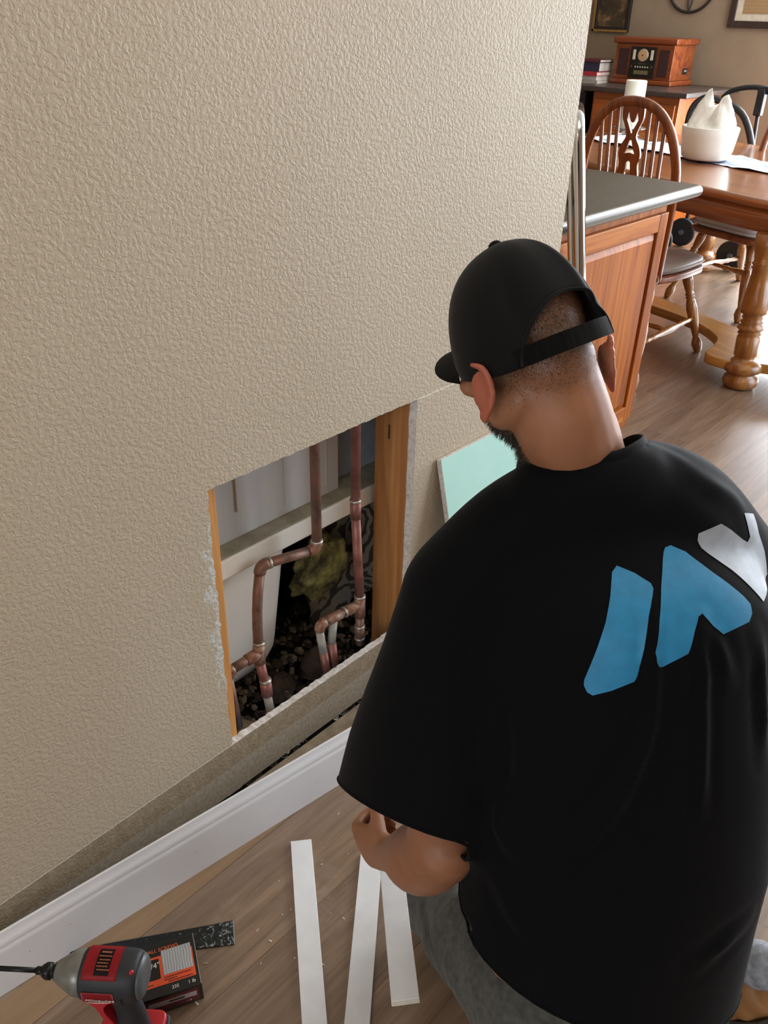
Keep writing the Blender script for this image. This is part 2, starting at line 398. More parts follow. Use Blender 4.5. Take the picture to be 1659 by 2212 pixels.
# surround panel above the deck with its vertical ribs
b = newbm(); box(b, -0.182, -0.172, -0.4, 1.195, 0.478, 2.2); box(b, -0.1722, -0.168, 0.9, 0.906, 0.54, 0.66); box(b, -0.1722, -0.1708, 1.03, 1.034, 0.50, 2.1); box(b, -0.1722, -0.1705, 1.155, 1.16, 0.50, 2.1)
tag(link('surround_panel', b, M_panel, bevel=0.001), 'pale grey back of the shower surround panel above the bathtub deck', 'panel')
b = newbm(); box(b, -0.215, -0.205, 1.19, 1.5, 0.478, 2.2); tag(link('surround_panel', b, simple('gap_shade_blue_grey', '#b4bec8', 0.5), bevel=0.001), 'panel strip coloured with the bluish shade of the gap between the right copper pipe and the stud', 'panel')  # bluish shade of the gap is put into this strip's colour
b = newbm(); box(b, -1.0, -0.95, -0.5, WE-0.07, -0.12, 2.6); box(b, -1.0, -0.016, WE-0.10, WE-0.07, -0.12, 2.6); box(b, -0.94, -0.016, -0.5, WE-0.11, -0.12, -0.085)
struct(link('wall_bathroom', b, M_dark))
# old wrapped board with printed paper in the dark behind the right pipe
n_ = NB('stained_paper'); v_ = n_.coord((1, 1, 1), (0.6, 0, 0))
wv = n_.n.new('ShaderNodeTexWave'); wv.inputs['Scale'].default_value = 22; wv.inputs['Distortion'].default_value = 6; n_.l.new(v_, wv.inputs['Vector'])
n_.set(color=n_.mix(n_.ramp(wv.outputs['Fac'], [(0.42, (0, 0, 0, 1)), (0.6, (1, 1, 1, 1))]), lin('#b5a68e'), lin('#5f5345')), rough=0.95); M_paper = n_.m
bm = newbm(); N = 14; g = []
for i in range(N):
    r_ = []
    for j in range(N):
        y = 1.15 + 0.24*i/(N-1); z = 0.05 + 0.38*j/(N-1)
        r_.append(bm.verts.new((-0.235 + 0.055*noise.noise(V((y*9, z*9, 2))) + 0.05*(y-1.2), y + 0.05*noise.noise(V((z*8, 3, 1))), z)))
    g.append(r_)
for i in range(N-1):
    for j in range(N-1): bm.faces.new((g[i][j], g[i+1][j], g[i+1][j+1], g[i][j+1]))
bmesh.ops.solidify(bm, geom=bm.faces[:], thickness=0.004)
tag(link('paper_facing', bm, M_paper, smooth=True), 'crumpled brown printed paper facing hanging in the dark cavity behind the right pipe', 'paper')
def lump(name, c, r, mat, label, cat, seed=0, amp=0.35, freq=9, sub=4, group=None):
    bm = newbm(); bmesh.ops.create_icosphere(bm, subdivisions=sub, radius=1.0)
    for v in bm.verts:
        d = v.co.normalized(); k = 1 + amp*noise.noise(d*2.0 + V((seed, seed*2, 0))) + 0.4*amp*noise.noise(d*freq + V((0, seed, 3)))
        v.co = V(c) + V((d.x*r[0], d.y*r[1], d.z*r[2]))*k
    return tag(link(name, bm, mat, smooth=True), label, cat, group)
n_ = NB('insulation_yellow'); f_ = n_.noise(n_.coord(), 16, 5, 0.7); n_.set(color=n_.ramp(f_, [(0.36, lin('#2c2717')), (0.5, lin('#716b3c')), (0.65, lin('#a19a5c'))]), rough=1.0); n_.bump(n_.noise(n_.coord(), 120, 4, 0.8), 1.0, 0.004); M_ins = n_.m
lump('insulation_batt', (-0.185, 1.145, 0.275), (0.025, 0.085, 0.075), M_ins, 'yellow fibreglass insulation lump behind the right copper pipe', 'insulation', 3, 0.35, 4)
M_rub1 = simple('rubble_tan', '#8d7b64', 0.95, var=0.25, scale=40, bump=0.6)
M_rub2 = simple('rubble_dark', '#473a2e', 0.95, var=0.25, scale=40, bump=0.6)
# loose debris that nobody could count: one bed of crumbs and chips
bm = newbm(); rnd = random.Random(21)
def chip(c, s, sd):
    rr = bmesh.ops.create_icosphere(bm, subdivisions=1, radius=1.0)['verts']; rot = Matrix.Rotation(rnd.uniform(0, 6.28), 3, V((rnd.random(), rnd.random(), rnd.random()+0.1)).normalized())
    sc = V((s*rnd.uniform(0.5, 1.3), s*rnd.uniform(0.5, 1.3), s*rnd.uniform(0.25, 0.8)))
    mi = rnd.choice([0, 1, 1])
    for v in rr: v.co = V(c) + rot @ V((v.co.x*sc.x, v.co.y*sc.y, v.co.z*sc.z))
    fs = {f for v in rr for f in v.link_faces}
    for f in fs: f.material_index = mi
for i in range(900):
    x = rnd.uniform(-0.42, -0.018); y = rnd.uniform(0.74, 1.24) if x > -0.105 else rnd.uniform(0.74, 1.4)
    h = 0.0 + 0.05*max(0, noise.noise(V((x*8, y*8, 0))))
    chip((x, y, -0.045 + h + rnd.uniform(0, 0.02)), rnd.uniform(0.004, 0.016), i)
o = link('debris_bed', bm, None, mats=[M_rub1, M_rub2]); tag(o, 'bed of dark rubble and crumbs on the ground inside the wall cavity', 'debris', None, 'stuff')
for k, (c, r, mat, lab) in enumerate([
    ((-0.055, 0.925, 0.018), (0.040, 0.045, 0.040), M_rub1, 'largest tan rubble chunk, in the cavity right of the left pipe foot'),
    ((-0.12, 0.83, 0.0), (0.030, 0.030, 0.028), M_rub1, 'tan rubble chunk behind the left pipe foot in the cavity'),
    ((-0.15, 1.10, 0.02), (0.040, 0.048, 0.045), M_rub2, 'dark stone in the cavity behind the short grey pipe stubs'),
    ((-0.17, 0.99, 0.0), (0.034, 0.045, 0.034), M_rub2, 'dark stone in the cavity below the bathtub corner')]):
    lump('rubble_chunk', c, r, mat, lab, 'rubble', k+11, 0.35, 4, 3)
# torn paper scrap
bm = newbm(); pts = curve([(-0.075, 0.925, 0.095), (-0.06, 0.93, 0.065), (-0.045, 0.935, 0.04)], 5)
for a, c in zip(pts, pts[1:]):
    pass
rg = [[bm.verts.new(p + V((0, -0.004-0.006*(i/len(pts)), 0))), bm.verts.new(p + V((0.002, 0.004+0.004*math.sin(i), 0)))] for i, p in enumerate(pts)]
for a, c in zip(rg, rg[1:]): bm.faces.new((a[0], a[1], c[1], c[0]))
bmesh.ops.solidify(bm, geom=bm.faces[:], thickness=0.0012)
tag(link('paper_scrap', bm, simple('scrap_paper', '#cdbfae', 0.9), smooth=True), 'pale torn paper scrap standing in the rubble of the cavity', 'paper scrap')

# ------------------------------------------------------------------ copper pipes
n_ = NB('aged_copper'); v_ = n_.coord(); f1 = n_.noise(v_, 26, 4, 0.65); f2 = n_.noise(v_, 90, 3)
n_.set(color=n_.mix(n_.ramp(f2, [(0.4, (0, 0, 0, 1)), (0.7, (0.5, 0.5, 0.5, 1))]), n_.ramp(f1, [(0.3, lin('#5a443a')), (0.5, lin('#836152')), (0.68, lin('#9a6a55'))]), lin('#82736a')), rough=0.5, metal=0.35); M_cu = n_.m
n_ = NB('red_copper'); f1 = n_.noise(n_.coord(), 22, 4, 0.65); n_.set(color=n_.ramp(f1, [(0.3, lin('#75483f')), (0.55, lin('#96645a')), (0.7, lin('#a8766a'))]), rough=0.45, metal=0.3); M_cu2 = n_.m
n_ = NB('soldered_fitting'); f1 = n_.noise(n_.coord(), 60, 4, 0.7); n_.set(color=n_.ramp(f1, [(0.3, lin('#5f4639')), (0.5, lin('#946450')), (0.7, lin('#a59a8a'))]), rough=0.5, metal=0.3); M_fit = n_.m
M_solder = simple('solder', '#b9b2a6', 0.4, 0.7, var=0.1); M_pex = simple('pale_pipe_sleeve', '#a8a49a', 0.5, var=0.12, scale=60)
def pipe_thing(name, label, segs, fits, rings, parts=()):
    root = empty(name, segs[0][1][0], label, 'pipe'); root.location = (segs[0][1][-1][0], segs[0][1][-1][1], 0.0)
    for nm, pts, r, mt in segs: bm = newbm(); tube(bm, pts, r, 16); place(link(nm, bm, mt, root, smooth=True), root)
    for nm, pts, r, mt in fits: bm = newbm(); tube(bm, pts, r, 16); place(link(nm, bm, mt, root, smooth=True), root)
    for c, d, r in rings:
        c, d = V(c), V(d).normalized()*0.0025
        bm = newbm(); tube(bm, [c-d, c+d], r, 16); place(link('solder_ring', bm, M_solder, root, smooth=True), root)
    return root
XA = -0.060
E1 = (XA, 1.019, 0.444); E2 = (-0.100, 0.895, 0.444)
T1 = V((-0.078, 0.860, 0.245))
d12 = (V(E2)-V(E1)).normalized()
def arc(p, din, dout, r=0.018, n=6):
    """elbow centre line at corner p coming along din and leaving along dout"""
    p = V(p); a = p - V(din).normalized()*r; c = p + V(dout).normalized()*r
    return [a*(1-t)**2 + p*2*t*(1-t) + c*t*t for t in [k/n for k in range(n+1)]]
dn = V((0, 0, -1)); dd = (T1-V(E2)).normalized(); r = 0.0108
br = V((-0.004, -0.082, -0.004)); B1 = T1 + br
T1b = V((-0.066, 0.863, 0.155))
pipe_thing('copper_pipe', 'left copper water pipe with two elbows, stepping left and down past the bathtub', [
    ('riser', [(XA, 1.017, 1.4), V(E1)-dn*0.018], r, M_cu),
    ('crossover', [V(E1)+d12*0.018, V(E2)-d12*0.018], r, M_cu),
    ('drop', [V(E2)+dd*0.018] + [V(E2).lerp(T1, t) + V((0, -0.006*math.sin(PI*t), 0)) for t in (0.3, 0.5, 0.7, 0.9)], r, M_cu),
    ('branch', [T1+br*0.18, B1-br*0.05], r, M_cu), ('branch_drop', [B1+V((0, 0, -0.01)), B1+V((0.004, 0.012, -0.16))], r*0.95, M_cu),
    ('lower_drop', [T1+V((0, 0, -0.02)), T1b], r, M_cu2),
    ('pipe_sleeve', [T1b+V((0.002, 0.0, -0.02)), T1b+V((0.016, 0.004, -0.115))], r*0.92, M_pex)], [
    ('elbow', arc(E1, dn, d12), r*1.18, M_fit), ('elbow', arc(E2, d12, dd), r*1.2, M_cu), 
    ('tee', [T1+dd*-0.022, T1, T1+V((0, 0, -0.026))], r*1.22, M_fit), ('tee_arm', [T1, T1+br*0.40], r*1.2, M_fit),
    ('coupling', [T1b+V((0, 0, 0.018)), T1b+V((0.003, 0, -0.022))], r*1.2, M_cu2), ('elbow', arc(B1, br, dn, 0.014), r*1.22, M_fit)],
    [(V(E1)-dn*0.020, dn, r*1.22), (V(E2)-d12*0.022, d12, r*1.22), (T1b+V((0, 0, 0.018)), dn, r*1.24), (T1-dd*0.024, dd, r*1.25)])
RT = V((XA, 1.153, 0.224)); RB = V((-0.072, 1.033, 0.226)); rb = (RB-RT).normalized()
pipe_thing('copper_pipe', 'right copper water pipe, straight riser beside the stud ending in a tee', [
    ('riser', [(XA, 1.132, 1.4), (XA, 1.136, 0.49)], r, M_cu2), ('lower_riser', [(XA, 1.136, 0.49), RT+V((0, 0, 0.012))], r, M_cu2),
    ('branch', [RT+rb*0.02, RB-rb*0.012], r, M_cu), ('stub', [RT+V((0, 0, -0.03)), RT+V((0, 0.002, -0.12))], r, M_cu),
    ('pipe_sleeve', [RB+V((0, 0, -0.02)), RB+V((0.002, 0.008, -0.085))], r*0.9, M_pex),
    ('branch_end', [RB+V((0.002, 0.008, -0.085)), RB+V((0.010, 0.02, -0.20))], r*0.95, M_cu2),
    ('pipe_sleeve', [RB.lerp(RT, 0.34)+V((0, 0, -0.008)), RB.lerp(RT, 0.34)+V((-0.004, -0.004, -0.075))], r*0.9, M_pex),
    ('branch_end', [RB.lerp(RT, 0.34)+V((-0.004, -0.004, -0.075)), RB.lerp(RT, 0.34)+V((0.004, 0.0, -0.19))], r*1.1, M_cu2)], [
    ('coupling', [(XA, 1.136, 0.515), (XA, 1.137, 0.470)], r*1.15, M_cu2),
    ('tee', [RT+V((0, 0, 0.024)), RT+V((0, 0, -0.035))], r*1.22, M_fit), ('tee_arm', [RT, RT+rb*0.045], r*1.2, M_fit),
    ('coupling', [RT+V((0, 0, -0.065)), RT+V((0, 0, -0.10))], r*1.16, M_cu),
    ('elbow', arc(RB, rb, dn, 0.016), r*1.18, M_fit), ('tee', [RB.lerp(RT, 0.20), RB.lerp(RT, 0.52)], r*1.14, M_fit)],
    [((XA, 1.136, 0.515), dn, r*1.22), (RT+V((0, 0, 0.024)), dn, r*1.28), (RT+rb*0.047, rb, r*1.26), (RT+V((0, 0, -0.065)), dn, r*1.22), (RT+V((0, 0, -0.1)), dn, r*1.2)])

# ------------------------------------------------------------------ baseboard taken off the wall, standing askew on the floor
bd = (V((0.1476, 0.95, 0)) - V((0.0476, 0.204, 0))); ang = math.atan2(bd.y, bd.x)
prof = [(0.0, 0.0), (0.0125, 0.0), (0.0125, 0.098), (0.0118, 0.103), (0.0098, 0.1075), (0.0105, 0.111), (0.0105, 0.117), (0.0085, 0.121), (0.0055, 0.127), (0.0048, 0.133), (0.0040, 0.137), (0.0, 0.137)]
bm = newbm(); rr_ = []
ux = V((math.cos(ang), math.sin(ang), 0)); nx = V((ux.y, -ux.x, 0))
base0 = V((0.0476, 0.204, 0)) - nx*0.0
for s_ in (-0.9, -0.3, 0.0, 0.3, 0.6, 0.9, 1.25):
    rr_.append([bm.verts.new(base0 + ux*s_ + nx*(p[0]-0.004) + V((0, 0, p[1]))) for p in prof])
for a, c in zip(rr_, rr_[1:]):
    for k in range(len(prof)): bm.faces.new((a[k], a[(k+1) % len(prof)], c[(k+1) % len(prof)], c[k]))
bm.faces.new(rr_[0]); bm.faces.new(rr_[-1][::-1])
bbo = link('baseboard', bm, M_white, bevel=0.0008); tag(bbo, 'long white moulded baseboard pried off and standing askew on the floor along the wall', 'baseboard')
bm = newbm()
for s_ in (0.03, 0.10, 0.34, 0.62, 0.78):
    c = base0 + ux*s_ + nx*(0.0086) + V((0, 0, 0.055 + 0.02*math.sin(s_*20))); bmesh.ops.create_icosphere(bm, subdivisions=1, radius=0.0009, matrix=Matrix.Translation(c))
link('nail_hole', bm, simple('hole_grey', '#77736f', 0.9), bbo)

# ------------------------------------------------------------------ green drywall offcut leaning on the wall
n_ = NB('green_board_paper'); f_ = n_.noise(n_.coord(), 7, 3); n_.set(color=n_.ramp(f_, [(0.3, lin('#a9d6cb')), (0.7, lin('#b1dcd2'))]), rough=0.8); M_green = n_.m
gb = newbm(); z1 = 0.585
y_ax = V((-0.135, 0.0, 0.560)).normalized(); x_ax = V((0, 1, 0)); z_ax = x_ax.cross(y_ax)
M_off = axes((0.148, 1.335, 0.004), x_ax, y_ax, z_ax)
box(gb, 0, 0.33, 0, 0.578, -0.0125, 0, 0, M_off)
og = newbm(); box(og, 0.0012, 0.3288, 0.0012, 0.5768, -0.0002, 0.0004, 0, M_off)
go = link('drywall_offcut', gb, M_gyp, bevel=0.0008); tag(go, 'mint green drywall offcut leaning against the wall left of the kneeling person', 'drywall piece')
link('green_paper_face', og, M_green, go)
# ------------------------------------------------------------------ kitchen peninsula
M_oak = wood('cabinet_oak', '#71350e', '#a3581b', '#bd742b', 'z', 0.5, coat=0.0, spec=0.22)
M_oakh = wood('cabinet_oak_rail', '#7a3c10', '#a85d1f', '#c17a30', 'y', 0.5, coat=0.0, spec=0.22)
n_ = NB('laminate_counter'); f_ = n_.noise(n_.coord(), 60, 4, 0.6); n_.set(color=n_.ramp(f_, [(0.3, lin('#443d30')), (0.7, lin('#544b3b'))]), rough=0.45, coat=0.0, spec=0.3); M_counter = n_.m
cx = -0.31
bm = newbm(); box(bm, -1.25, cx-0.02, 1.80, 2.985, 0.0, 0.868)
cab = link('base_cabinet', bm, M_oak, bevel=0.002); tag(cab, 'oak peninsula cabinet with a raised end panel under the grey counter', 'cabinet')
bm = newbm(); box(bm, cx-0.02, cx-0.004, 1.80, 2.9905, 0.0, 0.868)
link('end_panel', bm, M_oak, cab, bevel=0.002)
# framed door-like panel: stiles, rails and a raised field, one piece
D0, D1, Z0, Z1 = 2.02, 2.978, 0.045, 0.838
bm = newbm(); fw = 0.062
box(bm, cx-0.004, cx+0.014, D0, D0+fw, Z0, Z1); link('panel_stile', bm, M_oak, cab, bevel=0.004, seg=3)
bm = newbm(); box(bm, cx-0.004, cx+0.014, D1-fw, D1, Z0, Z1); link('panel_stile', bm, M_oak, cab, bevel=0.004, seg=3)
bm = newbm(); box(bm, cx-0.004, cx+0.014, D0+fw, D1-fw, Z1-fw, Z1); link('panel_rail', bm, M_oakh, cab, bevel=0.004, seg=3)
bm = newbm(); box(bm, cx-0.004, cx+0.014, D0+fw, D1-fw, Z0, Z0+fw)
link('panel_rail', bm, M_oakh, cab, bevel=0.004, seg=3)
bm = newbm()
def raised(bm, y0, y1, z0, z1, x, x2, w_):
    a = [bm.verts.new((x, *p)) for p in ((y0, z0), (y1, z0), (y1, z1), (y0, z1))]
    c = [bm.verts.new((x2, *p)) for p in ((y0+w_, z0+w_), (y1-w_, z0+w_), (y1-w_, z1-w_), (y0+w_, z1-w_))]
    for i in range(4): bm.faces.new((a[i], a[(i+1) % 4], c[(i+1) % 4], c[i]))
    bm.faces.new(c); bm.faces.new(a[::-1])
raised(bm, D0+fw, D1-fw, Z0+fw, Z1-fw, cx+0.000, cx+0.012, 0.024)
link('panel_field', bm, M_oak, cab)
# counter with bullnose edge
bm = newbm(); T_ = 0.040; rr_ = T_/2
outline = rounded([(-1.3, 1.80), (-0.27, 1.80), (-0.27, 3.19), (-1.3, 3.19)], [0.001, 0.001, 0.030, 0.001], 8)
def offset_poly(poly, d):
    c = []
    n = len(poly)
    for i in range(n):
        p = V((*poly[i], 0)); a = (p - V((*poly[i-1], 0))); b_ = (V((*poly[(i+1) % n], 0)) - p)
        na = V((a.y, -a.x, 0)); nb = V((b_.y, -b_.x, 0)); nn = (na.normalized() + nb.normalized()) if a.length > 1e-7 and b_.length > 1e-7 else (nb if a.length <= 1e-7 else na)
        q = p + nn.normalized()*d; c.append((q.x, q.y))
    return c
rings = []
for k in range(9):
    a = -PI/2 + PI*k/8
    rings.append([bm.verts.new((p[0], p[1], 0.888 + rr_*math.sin(a))) for p in offset_poly(outline, rr_*math.cos(a) - rr_)])
for a, c in zip(rings, rings[1:]):
    for k in range(len(a)): bm.faces.new((a[k], a[(k+1) % len(a)], c[(k+1) % len(a)], c[k])).smooth = True
bm.faces.new(rings[0][::-1]); bm.faces.new(rings[-1])
tag(link('countertop', bm, M_counter), 'dark grey laminate countertop with rounded edge on the oak peninsula cabinet', 'countertop')

# chrome folding step stool between wall end and cabinet
n_ = NB('chrome'); n_.set(color=lin('#c9ccd0'), rough=0.10, metal=1.0); M_chrome = n_.m
M_tread = simple('black_rubber', '#18181a', 0.6)
st = empty('step_stool', (-0.16, 2.2, 0), 'folded step stool with bent chrome tube frame standing just past the wall end', 'step stool')
def uframe(A0, A1, top, zt, nm, r=0.0125, bend=0.05):
    """bent U tube: A0, A1 the two feet on the floor, top = xy shift of the upper end"""
    A0, A1, top = V((*A0, 0)), V((*A1, 0)), V((*top, 0)); ux_ = (A1-A0).normalized()
    def at(b, off, z): return b + ux_*off + top*(z/zt) + V((0, 0, z))
    pts = [at(A0, 0, 0.03), at(A0, 0, 0.5), at(A0, 0, zt-bend)]
    for a in (20, 40, 60, 80, 90): t = math.radians(a); pts.append(at(A0, bend*(1-math.cos(t)), zt-bend+bend*math.sin(t)))
    for a in (90, 60, 40, 20, 0): t = math.radians(a); pts.append(at(A1, -bend*(1-math.cos(t)), zt-bend+bend*math.sin(t)))
    pts += [at(A1, 0, 0.5), at(A1, 0, 0.03)]
    bm = newbm(); tube(bm, pts, r, 16); return place(link(nm, bm, M_chrome, st, smooth=True), st)
uframe((-0.072, 2.245), (-0.238, 2.520), (-0.010, -0.345), 1.220, 'front_frame', 0.0165)
uframe((-0.100, 2.250), (-0.236, 2.475), (-0.008, -0.315), 1.130, 'rear_frame', 0.0120)
for z_ in (0.24, 0.5):
    bm = newbm(); sh = -0.33*z_/1.2
    p0, p1 = V((-0.090, 2.26+sh, z_)), V((-0.225, 2.485+sh, z_)); d = (p1-p0).normalized(); nn = V((0, -0.27, 0.96)).normalized()*0.20; th = d.cross(nn).normalized()*0.012
    vs = [bm.verts.new(q + w2_ + h2_) for w2_ in (V(), th*2) for q, h2_ in ((p0, V()), (p1, V()), (p1, nn), (p0, nn))]
    for f in ((0, 1, 2, 3), (7, 6, 5, 4), (0, 4, 5, 1), (1, 5, 6, 2), (2, 6, 7, 3), (3, 7, 4, 0)): bm.faces.new([vs[i] for i in f])
    place(link('tread', bm, M_tread, st, bevel=0.004), st)
for p in ((-0.072, 2.245), (-0.238, 2.520)):
    bm = newbm(); tube(bm, [(p[0], p[1], 0.0), (p[0], p[1]-0.010, 0.04)], 0.017, 14); place(link('foot_cap', bm, M_tread, st, smooth=True), st)

# ------------------------------------------------------------------ dining table
M_tab = wood('table_oak', '#6e3a18', '#96592b', '#b1743f', 'x', 0.16, coat=0.7)
M_leg = wood('turned_oak', '#6f4019', '#9a6229', '#b5803e', 'z', 0.3, coat=0.5)
M_chair = wood('chair_oak', '#5a2b14', '#824420', '#a0602f', 'z', 0.28, coat=0.5)
ta = math.radians(-18.5); A_ = V((math.cos(ta), math.sin(ta), 0)); N_ = V((-math.sin(ta), math.cos(ta), 0))
def tp(a, o, z=0.0): return A_*a + N_*o + V((0, 0, z))
tc = tp(-2.10, 4.20)
table = empty('dining_table', tc, 'large oak dining table with turned corner legs and shaped base platform', 'dining table', ta)
def superell(hx, hy, n=64, e=4.5):
    out = []
    for k in range(n):
        t = 2*PI*k/n; c, s = math.cos(t), math.sin(t)
        out.append((hx*math.copysign(abs(c)**(2/e), c), hy*math.copysign(abs(s)**(2/e), s)))
    return out
bm = newbm(); HX, HY = 1.35, 0.71; rings = []
for z, d in ((0.748, -0.014), (0.752, -0.004), (0.758, 0.0), (0.768, 0.002), (0.776, 0.0), (0.784, -0.006), (0.789, -0.014)):
    rings.append([bm.verts.new((p[0]*(1+d/HX), p[1]*(1+d/HY), z)) for p in superell(HX, HY)])
for a, c in zip(rings, rings[1:]):
    for k in range(64): bm.faces.new((a[k], a[(k+1) % 64], c[(k+1) % 64], c[k])).smooth = True
bm.faces.new(rings[0][::-1]); bm.faces.new(rings[-1]); link('tabletop', bm, M_tab, table)
bm = newbm(); o1 = superell(HX-0.06, HY-0.03, e=6); 
a = [bm.verts.new((*p, 0.655)) for p in o1]; c = [bm.verts.new((*p, 0.7485)) for p in o1]
for k in range(64): bm.faces.new((a[k], a[(k+1) % 64], c[(k+1) % 64], c[k])).smooth = True
bm.faces.new(a[::-1]); bm.faces.new(c); link('apron', bm, M_tab, table)
legprof = [(0.060, 0.0), (0.072, 0.02), (0.078, 0.05), (0.072, 0.08), (0.060, 0.092), (0.060, 0.10), (0.078, 0.115), (0.084, 0.14), (0.080, 0.165), (0.062, 0.185), (0.045, 0.195), (0.044, 0.215), (0.050, 0.222), (0.050, 0.345), (0.043, 0.355), (0.052, 0.37), (0.043, 0.385),
           (0.057, 0.40), (0.057, 0.415), (0.042, 0.43), (0.050, 0.445), (0.040, 0.46), (0.046, 0.475), (0.040, 0.49), (0.056, 0.505), (0.060, 0.54), (0.055, 0.60), (0.045, 0.70), (0.040, 0.78), (0.047, 0.79), (0.040, 0.80), (0.048, 0.815), (0.040, 0.83), (0.044, 0.87), (0.050, 0.92), (0.052, 1.0)]
legs_w = [((-0.150, 3.735), (-0.205, 3.745))]
inv = (Matrix.Translation(tc) @ Matrix.Rotation(ta, 4, 'Z')).inverted()
l0 = inv @ V((-0.150, 3.735, 0)); l1 = inv @ V((-0.190, 3.755, 0))
for sx, sy in ((1, 1), (-1, 1), (-1, -1), (1, -1)):
    bm = newbm(); spindle(bm, (sx*l0.x, -sy*l0.y, 0), (sx*l1.x, -sy*l1.y, 0.665), legprof, 28)
    link('leg', bm, M_leg, table)
# base platform: board with a scooped side and a lobe under the near leg
poly = [(-0.09, 3.74), (-0.225, 3.68), (-0.325, 3.71), (-0.345, 3.85), (-0.40, 3.98), (-0.60, 4.12), (-1.05, 4.24), (-1.65, 4.37), (-1.70, 4.60), (-1.05, 4.42), (-0.62, 4.27), (-0.36, 4.17), (-0.15, 4.20), (0.12, 4.12), (0.30, 3.95), (0.08, 3.82)]
poly = [inv @ V((x, y, 0)) for x, y in poly]
poly = [(p.x, p.y) for p in curve(poly, 5, True)]
bm = newbm(); prism(bm, poly, 0.078, 0.122); link('base_platform', bm, wood('platform_oak', '#8a5a20', '#b07c33', '#c8944a', 'x', 0.3, coat=0.5), table, bevel=0.006)

# ------------------------------------------------------------------ bow-back chairs
M_cush = simple('brown_cushion', '#85766e', 0.45, var=0.05, scale=8, bump=0.1)
M_cushg = simple('grey_cushion', '#c4c5c9', 0.85, var=0.06, scale=10, bump=0.3)
M_tie = simple('cushion_tie', '#8a7a6c', 0.7)
chair_leg = [(r_*1.25, f_) for r_, f_ in [(0.011, 0), (0.016, 0.03), (0.021, 0.10), (0.016, 0.16), (0.011, 0.19), (0.013, 0.24), (0.019, 0.42), (0.021, 0.55), (0.017, 0.64), (0.013, 0.66), (0.018, 0.68), (0.013, 0.70), (0.018, 0.72), (0.013, 0.74), (0.016, 0.78), (0.020, 0.88), (0.017, 1.0)]]
stre = [(0.007, 0), (0.010, 0.12), (0.008, 0.2), (0.012, 0.24), (0.009, 0.28), (0.015, 0.42), (0.016, 0.5), (0.015, 0.58), (0.009, 0.72), (0.012, 0.76), (0.008, 0.8), (0.010, 0.88), (0.007, 1)]
stre2 = [(r_*1.25, f_) for r_, f_ in stre]
